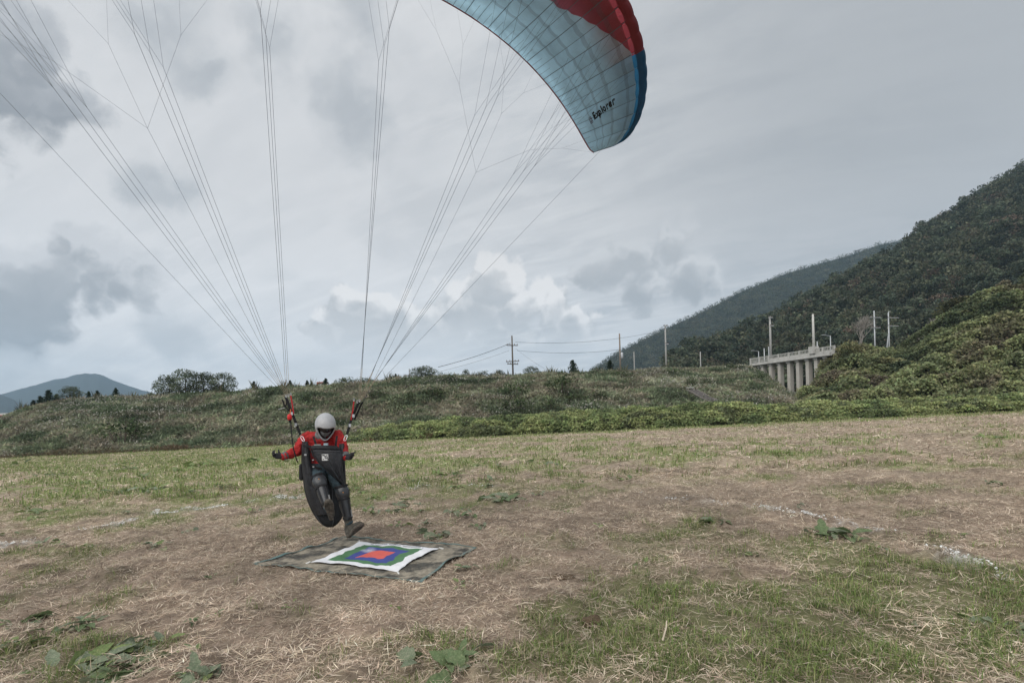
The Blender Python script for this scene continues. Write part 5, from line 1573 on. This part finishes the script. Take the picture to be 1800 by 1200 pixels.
# third strap of the left set with its bare steel pulley rod, and the red pull knob with its cord
wpart('rear_riser', MB().strap([P(*q) for q in ((509, 722, 6.74), (501, 715, 6.74), (498, 706, 6.73), (496, 702, 6.73))], wd, .018, .006).mesh('rear_riser'), M_black, pg_root)
wpart('rear_riser', MB().strap([P(*q) for q in ((502, 714, 6.74), (504, 706, 6.73), (504, 700, 6.73))], wd, .014, .005).mesh('rear_riser'), M_black, pg_root)
wpart('steel_rod', MB().tube([P(489, 719.5, 6.74), P(500, 716.5, 6.74)], .004, 6).mesh('steel_rod'), M_metal, pg_root)
kb = wpart('brake_knob', MB().tube([P(509, 727.5, 6.6), P(509, 729, 6.6), P(509, 733, 6.6), P(509.3, 737, 6.6), P(509.6, 738, 6.6)], [.012, .026, .03, .026, .012], 12).mesh('brake_knob', True), mat('red_plastic', (.62, .03, .03), rough=.4), pg_root)
wpart('knob_socket', MB().tube([P(509.5, 737.5, 6.6), P(510, 743, 6.6)], [.017, .012], 10).mesh('knob_socket'), M_black, pg_root)
wpart('knob_strap', MB().strap([P(511, 719, 6.62), P(510, 728, 6.6)], wd, .012, .004).mesh('knob_strap'), mat('orange_webbing', (.5, .13, .04), rough=.7), pg_root)
wpart('brake_cord', MB().tube([P(511, 743, 6.58), P(512, 755, 6.56), P(513.5, 772, 6.53), P(516, 790, 6.5), P(520, 803, 6.5), P(523, 812, 6.54)], .008, 6).mesh('brake_cord', True), M_black, pg_root)

# ------------------------------------------------------------------ pilot
def capsule(bm, a, ra, b, rb, flat=None):
    pts = []
    for c, r in ((Vector(a), ra), (Vector(b), rb)):
        t = bmesh.new(); bmesh.ops.create_icosphere(t, subdivisions=2, radius=1)
        for v in t.verts:
            q_ = v.co * r
            if flat: q_ = Vector((q_.x * flat[0], q_.y * flat[1], q_.z * flat[2]))
            pts.append(c + q_)
        t.free()
    vs = [bm.verts.new(p) for p in pts]
    res = bmesh.ops.convex_hull(bm, input=vs)
    for v in list(res.get('geom_interior', [])) + list(res.get('geom_unused', [])):
        if isinstance(v, bmesh.types.BMVert) and v.is_valid and not v.link_faces: bm.verts.remove(v)


def blob(name, caps, voxel=.012, smooth=4, wr=0.0, ws=9.0):
    bm = bmesh.new()
    for c in caps: capsule(bm, *c)
    me = bpy.data.meshes.new(name + '_src'); bm.to_mesh(me); bm.free()
    o = bpy.data.objects.new(name + '_src', me); COL.objects.link(o)
    r = o.modifiers.new('r', 'REMESH'); r.mode = 'VOXEL'; r.voxel_size = voxel
    s = o.modifiers.new('s', 'SMOOTH'); s.iterations = smooth; s.factor = .5
    bpy.context.view_layer.update()
    out = bpy.data.meshes.new_from_object(o.evaluated_get(bpy.context.evaluated_depsgraph_get()))
    bpy.data.objects.remove(o); out.name = name
    if wr:
        nrm = [v.normal.copy() for v in out.vertices]
        for v, n_ in zip(out.vertices, nrm):
            k = mnoise.noise(v.co * ws + Vector((1.5 * v.co.z, 0, 0))) + .5 * mnoise.noise(v.co * ws * 2.3); v.co += n_ * k * wr
    out.polygons.foreach_set('use_smooth', [True] * len(out.polygons))
    return out


J = dict(pelvis=(570, 822, 6.80), waist=(568, 803, 6.86), chest=(567, 781, 6.84), neck=(568, 764, 6.80), head=(571, 750, 6.72),
         shR=(541, 769, 6.84), elR=(521, 793, 6.74), wrR=(498, 802, 6.60), shL=(594, 767, 6.80), elL=(603, 789, 6.74), wrL=(608, 802, 6.58),
         hipR=(559, 826, 6.78), knR=(563, 849, 6.42), anR=(577, 896, 6.22), hipL=(583, 829, 6.80), knL=(602, 866, 6.54), anL=(613, 917, 6.50))
J = {k: P(*v) for k, v in J.items()}
root_z = float(zfield(-2.35, 6.6))
pl_root = empty('person', (J['pelvis'].x, J['pelvis'].y, root_z), 'paraglider pilot in red jacket and grey helmet touching down legs forward', 'person')
J_ = J
caps = [(J['pelvis'], .135, J['waist'], .145, (1.12, .85, 1)), (J['waist'], .145, J['chest'], .165, (1.1, .8, 1)), (J['chest'], .16, P(568, 771, 6.82), .125, (1.25, .75, .9)),
        (P(556, 769, 6.83), .085, J['shR'], .078), (P(580, 767, 6.81), .085, J['shL'], .078), (J['neck'], .065, J['head'], .06),
        (J['shR'], .088, J['elR'], .072), (J['elR'], .070, J['wrR'], .048), (J['shL'], .088, J['elL'], .07), (J['elL'], .068, J['wrL'], .048),
        (J['hipR'], .095, J['knR'], .066), (J['knR'], .062, J['anR'], .042), (J['hipL'], .095, J['knL'], .068), (J['knL'], .062, J['anL'], .042)]
body = blob('body', caps, .010, 4, .019, 15)
M_jacket = mat('red_jacket', (.42, .025, .025), rough=.75, var=.4, vscale=14, bump=1.0, bscale=24, dark=(.24, .012, .014), dscale=11, dfac=.6)
M_jeans = mat('dark_trousers', (.045, .070, .085), rough=.85, var=.6, vscale=16, bump=.5, bscale=40)
bo = wpart('body', body, M_jacket, pl_root); body.materials.append(M_jeans)


def segd(p, a, b):
    ab = b - a; t = max(0, min(1, (p - a).dot(ab) / ab.length_squared)); return (p - a - ab * t).length


zb = J['pelvis'].z + .035
for pg in body.polygons:
    c = pg.center
    leg = min(segd(c, J['hipR'], J['knR']), segd(c, J['knR'], J['anR']), segd(c, J['hipL'], J['knL']), segd(c, J['knL'], J['anL']))
    up = min(segd(c, J['waist'], J['chest']), segd(c, J['elR'], J['wrR']), segd(c, J['elL'], J['wrL']))
    pg.material_index = 1 if (leg < up and c.z < zb + .03) else 0
body.update()

# collar and buff
M_collar = mat('grey_collar', (.19, .2, .2), rough=.8, var=.15, vscale=20)
nb_ = J['neck'] + Vector((.0, .01, -.02)); axn = (J['head'] - J['neck']).normalized(); s1_ = Vector((1, .3, 0)).normalized(); s2_ = axn.cross(s1_).normalized(); s1_ = s2_.cross(axn)
ring = []
for zz_, rr_ in ((-.035, .105), (.02, .1), (.06, .092)):
    ring.append([nb_ + axn * zz_ + (s1_ * math.cos(a) * 1.1 + s2_ * math.sin(a) * .9) * rr_ for a in np.linspace(0, 6.283, 25)])
co = wpart('collar', grid_mesh('collar', np.array([[tuple(v) for v in r] for r in ring])), M_collar, pl_root); md = co.modifiers.new('t', 'SOLIDIFY'); md.thickness = .012

# helmet
M_shell = mat('helmet_grey', (.45, .455, .47), rough=.38, var=.06, vscale=6, spec=.4, dark=(.33, .335, .35), dscale=5, dfac=.6)
M_dark = mat('helmet_lining', (.02, .02, .022), rough=.8)
M_vis = mat('goggle_lens', (.012, .01, .012), rough=.08, spec=.6)
HC = P(572, 747, 6.70)
fw = Vector((.36, -.80, -.46)).normalized(); rt = fw.cross(Vector((0, 0, 1))).normalized(); up_ = rt.cross(fw).normalized()
rt = (rt + up_ * .06).normalized(); up_ = rt.cross(fw).normalized()     # rt: image-left is his right


def hl_(a, e, r=1.0):
    """helmet local: a yaw from face, e elevation -> point"""
    ex = Vector((math.sin(a) * math.cos(e), math.cos(a) * math.cos(e), math.sin(e)))
    kx, ky, kz = .114, .150, .142
    front = max(0, math.cos(a)) ** 2
    chin = front * max(0, -ex.z) * .55
    p = Vector((ex.x * kx * (1 - .12 * max(0, -ex.z)), ex.y * ky * (1 + .12 * front * max(0, -ex.z)), ex.z * kz * (1 + chin)))
    p = p * r
    return HC + rt * p.x + fw * p.y + up_ * p.z


def inside_open(a, e):
    y = (e - math.radians(-17)) / math.radians(30); x = a / math.radians(56 + 10 * y); return abs(x) ** 3.2 + abs(y) ** 2.6 < 1


na, ne = 72, 44
hv, hf = [], []
es = np.radians(np.linspace(-62, 90, ne))
for e in es:
    for k in range(na): hv.append(hl_(2 * math.pi * k / na, e))
for i in range(ne - 1):
    for k in range(na):
        a = 2 * math.pi * (k + .5) / na; a = a - 2 * math.pi if a > math.pi else a
        if inside_open(a, (es[i] + es[i + 1]) / 2): continue
        hf.append([i * na + k, i * na + (k + 1) % na, (i + 1) * na + (k + 1) % na, (i + 1) * na + k])
hme = bpy.data.meshes.new('helmet'); hme.from_pydata([tuple(v) for v in hv], [], hf); hme.update(); hme.polygons.foreach_set('use_smooth', [True] * len(hme.polygons))
# round the stair-stepped border of the face opening
ho_ = wpart('helmet', hme, M_shell, pl_root)
bmh = bmesh.new(); bmh.from_mesh(hme)
for _ in range(6):
    bv = [v for v in bmh.verts if v.is_boundary and v.link_edges]
    new = {}
    for v in bv:
        nb2 = [e_.other_vert(v) for e_ in v.link_edges if e_.is_boundary]
        if len(nb2) == 2: new[v] = v.co * .5 + (nb2[0].co + nb2[1].co) * .25
    for v, c in new.items(): v.co = c
loose = [v for v in bmh.verts if not v.link_faces]
bmesh.ops.delete(bmh, geom=loose, context='VERTS'); bmh.to_mesh(hme); bmh.free(); hme.polygons.foreach_set('use_smooth', [True] * len(hme.polygons))
md = ho_.modifiers.new('t', 'SOLIDIFY'); md.thickness = .018; md.offset = -1
# opening trim
tr_pts = []
for k in range(49):
    q_ = 2 * math.pi * k / 48; x = math.copysign(abs(math.cos(q_)) ** (2 / 3.2), math.cos(q_)); y = math.copysign(abs(math.sin(q_)) ** (2 / 2.6), math.sin(q_))
    tr_pts.append(hl_(x * math.radians(56 + 10 * y), y * math.radians(30) + math.radians(-17), 1.0))
wpart('opening_trim', MB().tube(tr_pts, .006, 6, False).mesh('opening_trim', True), M_dark, ho_)
# face: head inside the helmet with nose, mask over mouth, goggles
hd = []
for i, e in enumerate(np.radians(np.linspace(-85, 85, 22))):
    for k in range(36):
        a = 2 * math.pi * k / 36; a2 = a - 2 * math.pi if a > math.pi else a; r = .80
        if abs(a2) < .16 and -.55 < e < -.12: r += .10 * (1 - abs(a2) / .16)
        if abs(a2) < .35 and -.62 < e < -.5: r += .03
        if .12 < abs(a2) < .6 and -.12 < e < .1: r -= .04
        hd.append(hl_(a, e, r))
hf2 = [[i * 36 + k, i * 36 + (k + 1) % 36, (i + 1) * 36 + (k + 1) % 36, (i + 1) * 36 + k] for i in range(21) for k in range(36)]
fme = bpy.data.meshes.new('face'); fme.from_pydata([tuple(v) for v in hd], [], hf2); fme.update(); fme.polygons.foreach_set('use_smooth', [True] * len(fme.polygons))
wpart('face', fme, mat('face_skin', (.28, .17, .12), rough=.6, var=.1, vscale=20), pl_root)


def face_patch(name, a0, a1, e0, e1, r, m, th=.006):
    A_, E_ = np.meshgrid(np.linspace(a0, a1, 21), np.linspace(e0, e1, 9), indexing='ij')
    G = np.array([[tuple(hl_(a, e, r)) for a, e in zip(x, y)] for x, y in zip(A_, E_)]); o = wpart(name, grid_mesh(name, G), m, pl_root)
    md = o.modifiers.new('t', 'SOLIDIFY'); md.thickness = th; return o


face_patch('goggles', -.75, .75, -.24, .10, .915, M_vis)
face_patch('face_mask', -.8, .8, -.72, -.30, .895, mat('face_mask', (.15, .155, .16), rough=.8, var=.5, vscale=40))
lg = MB()
for a in np.linspace(-.52, -.42, 3): pass
lg.strap([hl_(-.42 + .0, .30, 1.006), hl_(-.56, .33, 1.006)], up_, .012, .002); lg.strap([hl_(-.45, .36, 1.006), hl_(-.52, .39, 1.006)], up_, .01, .002)
lg2 = MB(); lg2.strap([hl_(.42, .27, 1.006), hl_(.56, .30, 1.006)], up_, .014, .002)
wpart('helmet_logo', lg.mesh('helmet_logo'), M_dark, ho_); wpart('helmet_logo', lg2.mesh('helmet_logo'), M_dark, ho_)

# gloves: palm, four curled fingers, raised thumb
M_glove = mat('black_glove', (.022, .022, .025), rough=.7, var=.3, vscale=40, bump=.4, bscale=90)


def glove(name, wrist, tip, thumb_dir, palm_n):
    w, t = Vector(wrist), Vector(tip); d = (t - w).normalized(); n_ = Vector(palm_n); n_ = (n_ - d * n_.dot(d)).normalized(); sd = d.cross(n_).normalized()
    if sd.dot(Vector(thumb_dir)) < 0: sd = -sd
    L_ = .185; c = [(w - d * .03, .038, w + d * .01, .036), (w + d * .02, .030, w + d * .075, .034, (1, 1, 1)), (w + d * .03 + sd * .018, .024, w + d * .085 + sd * .028, .019), (w + d * .03 - sd * .02, .022, w + d * .08 - sd * .03, .018)]
    for k, (off, ln) in enumerate(((.03, .040), (.010, .046), (-.011, .043), (-.031, .034))):
        b0 = w + d * .088 + sd * off; b1 = b0 + (d * .82 + n_ * .5).normalized() * ln; b2 = b1 + (d * .05 + n_ * 1.0).normalized() * ln * .75; b3 = b2 + (d * -.75 + n_ * .6).normalized() * ln * .5
        c += [(b0, .0105, b1, .010), (b1, .010, b2, .0092), (b2, .0092, b3, .0085)]
    t0 = w + d * .035 + sd * .03; t1 = t0 + (sd * .75 + d * .6 + n_ * .15).normalized() * .045; t2 = t1 + (sd * .95 + d * .15).normalized() * .04
    c += [(t0, .016, t1, .0125), (t1, .0125, t2, .0105)]
    wpart(name, blob(name, c, .0048, 2), M_glove, pl_root)


glove('glove', J['wrR'], P(478, 800, 6.55), (0, 0, 1), (.2, -.6, .75))
glove('glove', J['wrL'], P(625, 806, 6.50), (.2, 0, 1), (-.2, -.5, .8))
M_cuff = mat('grey_cuff', (.13, .135, .14), rough=.8)
for a, b in (('elR', 'wrR'), ('elL', 'wrL')):
    d = (J[b] - J[a]).normalized(); wpart('cuff', MB().tube([J[b] - d * .045, J[b] - d * .02, J[b] + d * .008], [.054, .055, .05], 16).mesh('cuff', True), M_cuff, pl_root)
# jacket chest straps in black
for a, b in (((551, 767, 6.70), (556, 783, 6.62)), ((592, 766, 6.66), (590, 784, 6.60))):
    wpart('shoulder_strap', MB().strap([P(*a), P((a[0] + b[0]) / 2, (a[1] + b[1]) / 2, (a[2] + b[2]) / 2 - .03), P(*b)], (1, .2, 0), .026, .008).mesh('shoulder_strap'), M_black, pl_root)

# shin guards and knee cups
M_guard = mat('guard_plastic', (.036, .038, .042), rough=.32, spec=.5, var=.15, vscale=20)
M_guard2 = mat('guard_lining', (.016, .016, .018), rough=.8)


def guard(kn, an, face):
    d = (an - kn).normalized(); n_ = Vector(face); n_ = (n_ - d * n_.dot(d)).normalized(); sd = d.cross(n_).normalized(); L_ = (an - kn).length; rows = []
    for t, r in ((.16, .074), (.24, .073), (.4, .071), (.6, .064), (.8, .056), (.93, .054)):
        rows.append([tuple(kn + d * L_ * t + (n_ * math.cos(q_) + sd * math.sin(q_)) * (r + .012 * math.cos(q_) ** 6)) for q_ in np.linspace(-1.65, 1.65, 19)])
    g_ = wpart('shin_guard', grid_mesh('shin_guard', np.array(rows)), M_guard, pl_root); md = g_.modifiers.new('t', 'SOLIDIFY'); md.thickness = .008
    rg = MB()
    for k in (-.55, .55):
        rg.strap([kn + d * L_ * t + (n_ * math.cos(k) + sd * math.sin(k)) * (r + .012) for t, r in ((.28, .074), (.5, .069), (.8, .058))], sd, .012, .006)
    wpart('ridge', rg.mesh('ridge'), M_guard2, g_)
    for t, r in ((.3, .072), (.85, .058)):
        ring_ = [kn + d * L_ * t + (n_ * math.cos(q_) + sd * math.sin(q_)) * r for q_ in np.linspace(1.2, 5.1, 15)]; wpart('strap', MB().strap(ring_, d, .03, .005).mesh('strap'), M_guard2, g_)
    kc = []
    c0_ = kn + n_ * .012
    for e in np.linspace(-1.05, 1.05, 11):
        kc.append([tuple(c0_ - d * math.sin(e) * .088 + (n_ * math.cos(q_) + sd * math.sin(q_)) * (.083 * math.cos(e * .8))) for q_ in np.linspace(-1.25, 1.25, 13)])
    k_ = wpart('knee_cup', grid_mesh('knee_cup', np.array(kc)), M_guard, pl_root); md = k_.modifiers.new('t', 'SOLIDIFY'); md.thickness = .01
    for dz_ in (-.085, .085):
        ring_ = [c0_ + d * dz_ + (n_ * math.cos(q_) + sd * math.sin(q_)) * (.082 if dz_ < 0 else .074) for q_ in np.linspace(-3.1, 3.1, 25)]; wpart('band', MB().strap(ring_, d, .022, .008).mesh('band'), M_guard2, k_)
    wpart('guard_mark', MB().box(c0_ + n_ * .094, (.012, .004, .012)).mesh('guard_mark'), mat('orange_mark', (.5, .2, .05), rough=.5), k_)
    wpart('scuff', MB().strap([kn + d * L_ * t + (n_ * math.cos(-.9) + sd * math.sin(-.9)) * (r + .004) for t, r in ((.62, .066), (.84, .058))], sd, .016, .004).mesh('scuff'), mat('pale_scuff', (.3, .3, .3), rough=.5), g_)
    return g_


guard(J['knR'], J['anR'] + (J['knR'] - J['anR']) * .1, (.30, -1, .35))
guard(J['knL'], J['anL'], (.42, -1, .2))


# shoes
M_shoe = mat('worn_shoe', (.085, .078, .066), rough=.9, var=.45, vscale=26, bump=.6, bscale=60)
M_sole = mat('muddy_sole', (.135, .118, .098), rough=.95, var=.5, vscale=28, bump=1.0, bscale=70, dark=(.05, .045, .04), dscale=22, dfac=.8)


def shoe(heel, toe, upv, ankle):
    h_, t_ = Vector(heel), Vector(toe); d = (t_ - h_).normalized(); L_ = (t_ - h_).length; u_ = Vector(upv); u_ = (u_ - d * u_.dot(d)).normalized(); sd = d.cross(u_).normalized()
    f_ = lambda x, y, z: h_ + d * x * L_ + sd * y + u_ * z
    c = [(f_(.12, 0, .045), .040, f_(.14, 0, .095), .044), (f_(.14, 0, .05), .042, f_(.5, 0, .05), .040), (f_(.5, 0, .048), .043, f_(.76, .004, .036), .044), (f_(.76, .012, .034), .036, f_(.9, .006, .03), .030), (f_(.76, -.012, .034), .036, f_(.88, -.01, .03), .030),
         (f_(.30, 0, .075), .044, f_(.6, 0, .06), .036), (f_(.18, 0, .09), .046, ankle, .052)]
    so = wpart('shoe', blob('shoe', c, .008, 3, .002, 30), M_shoe, pl_root)
    ol = []
    for k in range(40):
        q_ = 2 * math.pi * k / 40; x = .5 - .5 * math.cos(q_); hw = .052 * (abs(math.sin(q_)) ** .55) * (1.0 + .12 * math.cos((x - .75) * 5) - .22 * math.exp(-((x - .42) / .16) ** 2)) * (.82 if x < .3 else 1)
        ol.append((x * 1.04 - .02, math.copysign(hw, math.sin(q_))))
    b = MB(); b.v = [f_(x, y, .022) for x, y in ol] + [f_(x, y, -.004) for x, y in ol] + [f_(.5 + (x - .5) * .93, y * .88, -.012) for x, y in ol]
    n = 40; b.f = [list(range(n))[::-1], list(range(2 * n, 3 * n))] + [[r_ * n + k, r_ * n + (k + 1) % n, (r_ + 1) * n + (k + 1) % n, (r_ + 1) * n + k] for r_ in (0, 1) for k in range(n)]
    wpart('sole', b.mesh('sole'), M_sole, so)
    for x in np.linspace(.06, .95, 13):
        if .36 < x < .46: continue
        for sy in (-1, 1):
            hw = .03 * (.8 if x < .3 else 1.0); wpart('tread', MB().box(f_(x, sy * hw * .62, -.015), (.012, hw * .8, .008), Matrix((d, sd, u_)).transposed()).mesh('tread'), M_sole, so)
    lace = MB()
    for k in range(5):
        x = .34 + .07 * k; z_ = .118 - .01 * k * 1.1; lace.tube([f_(x, -.026, z_ - .006), f_(x + .015, 0, z_ + .004), f_(x, .026, z_ - .006)], .0035, 5)
    wpart('lace', lace.mesh('lace'), M_guard2, so)


shoe(P(583, 913, 6.19), P(576.5, 879, 6.05), (-.28, .85, .25), J['anR'] + (J['knR'] - J['anR']) * .12)
shoe(P(611, 944, 6.52), P(637, 921, 6.38), (-.55, .55, .75), J['anL'] + (J['knL'] - J['anL']) * .05)

# ------------------------------------------------------------------ harness
M_har = mat('black_harness_cloth', (.013, .014, .016), rough=.7, var=.45, vscale=9, bump=.9, bscale=14, spec=.35)
M_har2 = mat('charcoal_cloth', (.021, .022, .026), rough=.62, var=.45, vscale=11, bump=1.0, bscale=15, spec=.4)
hr = empty('harness', P(571, 860, 6.98), 'black paragliding harness with rounded airbag seat and apron', 'harness')
rows = []
for (py, x0, x1, th_, dep) in ((768, 536, 600, .16, 7.0), (780, 532, 603, .22, 7.02), (800, 531, 604, .30, 7.03), (825, 532, 606, .36, 7.04), (848, 535, 606, .38, 7.04), (868, 539, 605.5, .38, 7.03), (886, 545, 605, .36, 7.0), (902, 553, 603, .32, 6.97), (914, 561, 599, .26, 6.94), (922, 569, 592, .15, 6.92), (925.5, 575, 586, .05, 6.91)):
    a, b = P(x0, py, dep), P(x1, py, dep); c = (a + b) / 2; hw_ = (b - a).length / 2; r_ = []
    for k in range(49):
        q_ = 2 * math.pi * k / 48; cx_ = math.copysign(abs(math.cos(q_)) ** .75, math.cos(q_)); cy_ = math.copysign(abs(math.sin(q_)) ** .85, math.sin(q_))
        v = c + Vector((cx_ * hw_, cy_ * th_ / 2, 0)); k2 = mnoise.noise(Vector((v.x * 4, v.y * 4, v.z * 9))); v += Vector((cx_, cy_, 0)) * k2 * .012
        r_.append(tuple(v))
    rows.append(r_)
ab = wpart('airbag_seat', grid_mesh('airbag_seat', np.array(rows)), M_har, hr); md = ab.modifiers.new('sub', 'SUBSURF'); md.levels = 2; md.render_levels = 2
# side panels running from the shoulder to under the thigh
for cols_ in ([((532, 774), (541, 775)), ((531, 790), (543, 791)), ((531.5, 812), (546, 815)), ((533, 836), (551, 840)), ((538, 862), (562, 866)), ((546, 886), (574, 888)), ((556, 906), (582, 904))],
              [((597, 779), (604, 778)), ((597, 795), (604.5, 795)), ((598, 815), (605.5, 816)), ((600, 838), (606.5, 840)), ((602, 852), (607, 854))]):
    left = len(cols_) > 5; G = []
    for i, (a, b) in enumerate(cols_):
        t = i / (len(cols_) - 1); d0_, d1_ = (6.72 + .1 * t, 6.60 + .12 * t) if left else (6.6 + .05 * t, 6.66 + .05 * t)
        G.append([tuple(P(a[0] + (b[0] - a[0]) * k, a[1] + (b[1] - a[1]) * k, d0_ + (d1_ - d0_) * k - .05 * math.sin(math.pi * k) + .022 * math.sin(11 * k + 5 * t + 2 * math.sin(7 * t)))) for k in np.linspace(0, 1, 9)])
    o = wpart('side_panel', grid_mesh('side_panel', np.array(G)), M_har2, hr); md = o.modifiers.new('t', 'SOLIDIFY'); md.thickness = .014; md = o.modifiers.new('sub', 'SUBSURF'); md.levels = 1; md.render_levels = 2
# apron across the lap
lft = [(549, 783), (547, 789), (550, 799), (555, 807), (563, 815), (572, 824), (583, 834), (594, 844), (604, 853)]
rgt = [(594, 784), (600.5, 790), (602.5, 799), (603, 808), (603.5, 818), (604, 828), (605, 838), (606, 847), (606.5, 854)]
G = []
for i, (a, b) in enumerate(zip(lft, rgt)):
    t = i / 8; row = []
    for k in np.linspace(0, 1, 17):
        dep = 6.56 - .075 * math.sin(math.pi * k) ** .8 + .05 * t * 0 - .06 * math.sin(math.pi * min(1, t * 1.1)) * (1 - .4 * k) + .02 * math.sin(k * 15 + t * 7) * t
        row.append(tuple(P(a[0] + (b[0] - a[0]) * k, a[1] + (b[1] - a[1]) * k + (.0 if i else 2.2 * (k - .5) ** 2), dep)))
    G.append(row)
GA = np.array(G)
o = wpart('apron', grid_mesh('apron', GA), M_har2, hr); md = o.modifiers.new('t', 'SOLIDIFY'); md.thickness = .012; md.offset = 1 ; md = o.modifiers.new('sub', 'SUBSURF'); md.levels = 1; md.render_levels = 2
ap = o
fl = np.array([[tuple(Vector(GA[0, k]).lerp(Vector(GA[1, k]), t) + Vector((0, -.016 - .01 * math.sin(math.pi * t), .004))) for k in range(17)] for t in np.linspace(-.12, .95, 6)])
wpart('apron_flap', grid_mesh('apron_flap', fl), M_har, hr)
hem_ = MB(); hem_.tube([Vector(GA[i, 0]) + Vector((0, -.008, 0)) for i in range(9)], .007, 6); wpart('apron_hem', hem_.mesh('apron_hem', True), M_har, ap)
for f_ in (.35, .62, .85):
    wpart('fold', MB().tube([Vector(GA[i, int(4 + f_ * 11)]) + Vector((0, -.010, 0)) for i in range(3, 9)], [.002, .006, .008, .008, .007, .004], 6).mesh('fold', True), M_har2, ap)
# webbing, piping and buckles
for pts_ in ([(537, 779, 6.60), (537, 795, 6.60), (538.5, 812, 6.61), (541.5, 832, 6.64)], [(601.5, 781, 6.55), (602, 796, 6.56), (603, 812, 6.57)]):
    wpart('webbing', MB().strap([P(*q) for q in pts_], (1, .2, 0), .02, .006).mesh('webbing'), mat('grey_webbing', (.06, .062, .068), rough=.6), hr)
    wpart('buckle', MB().box(P(pts_[1][0], pts_[1][1] + 4, pts_[1][2] - .012), (.03, .01, .022)).mesh('buckle'), M_metal, hr)
RW = np.array(rows)
for k_ in (32, 40):
    wpart('piping', MB().tube([Vector(RW[i, k_]) + Vector((0, -.006, 0)) for i in range(2, 10)], .005, 6).mesh('piping', True), mat('grey_piping', (.07, .072, .078), rough=.6), ab)
wpart('zip', MB().tube([Vector(GA[1, k]).lerp(Vector(GA[2, k]), .25) + Vector((0, -.016, 0)) for k in range(1, 16)], .003, 5).mesh('zip'), mat('zip_teeth', (.1, .1, .11), rough=.4), ap)
# white square emblem
c_ = P(571.5, 803.5, 6.43); ex, ez = Vector((1, .1, -.02)).normalized(), Vector((.03, -.1, 1)).normalized(); k_ = .0385
wpart('emblem', MB().box(c_, (k_ * 2, .004, k_ * 2.1), Matrix((ex, ez.cross(ex), ez)).transposed()).mesh('emblem'), mat('white_print', (.7, .7, .7), rough=.7), ap)
eb = MB(); R_ = Matrix((ex, ez.cross(ex), ez)).transposed(); ny_ = (ez.cross(ex)) * -1
if ny_.y > 0: ny_ = -ny_


def mark(x, z, w_, h__, rot=0): eb.box(c_ + ex * x * k_ + ez * z * k_ + ny_ * .0035, (w_ * k_, .002, h__ * k_), R_ @ Matrix.Rotation(rot, 3, 'Y'))


mark(-.5, .72, .75, .34); mark(-.12, .5, .3, .22); mark(.62, .78, .18, .3, .6); mark(-.55, -.62, .42, .22)
for q_ in range(10):
    a = q_ / 10 * 6.283; mark(.36 + .42 * math.cos(a), .05 + .42 * math.sin(a), .14, .30, -a)
mark(.36, .05, .62, .13, .55); mark(.3, -.3, .45, .1, .5); mark(.85, -.5, .2, .5, -.4)
wpart('emblem_mark', eb.mesh('emblem_mark'), M_har, ap)
wpart('chest_strap', MB().strap([P(547, 785, 6.55), P(540, 784, 6.56), P(533, 783, 6.62)], (0, 0, 1), .03, .006).mesh('chest_strap'), M_black, hr)
wpart('instrument', MB().box(P(573, 781, 6.55), (.05, .03, .035)).mesh('instrument'), mat('pale_instrument', (.35, .45, .5), rough=.4), hr)
wpart('label_strip', MB().box(P(558, 781.5, 6.55), (.085, .012, .014)).mesh('label_strip'), mat('grey_strip', (.3, .33, .31), rough=.7), hr)
wpart('leg_strap', MB().strap([P(549, 818, 6.6), P(556, 822, 6.56), P(566, 824, 6.58)], (0, 0, 1), .03, .006).mesh('leg_strap'), M_black, hr)
wpart('side_pocket', blob('side_pocket', [(P(529.5, 818, 6.86), .03, P(530, 840, 6.88), .035)], .01, 3), M_har2, hr)
for px_, py_ in ((550.5, 808), (551, 820)): wpart('buckle', MB().box(P(px_, py_, 6.55), (.022, .012, .014)).mesh('buckle'), M_metal, hr)

# ------------------------------------------------------------------ haze
hz = MB().box((0, 1560, 218), (7200, 3700, 450))
hm = bpy.data.materials.new('haze'); hm.use_nodes = True; nt = hm.node_tree; nt.nodes.remove(nt.nodes['Principled BSDF'])
pv = nt.nodes.new('ShaderNodeVolumePrincipled'); pv.inputs['Color'].default_value = (.54, .77, 1, 1); pv.inputs['Density'].default_value = .00019; pv.inputs['Anisotropy'].default_value = 0.0
nt.links.new(pv.outputs[0], nt.nodes['Material Output'].inputs['Volume'])
o = tag(link('haze', hz.mesh('haze'), hm), 'thin blue grey haze in the air', 'haze', kind='stuff')
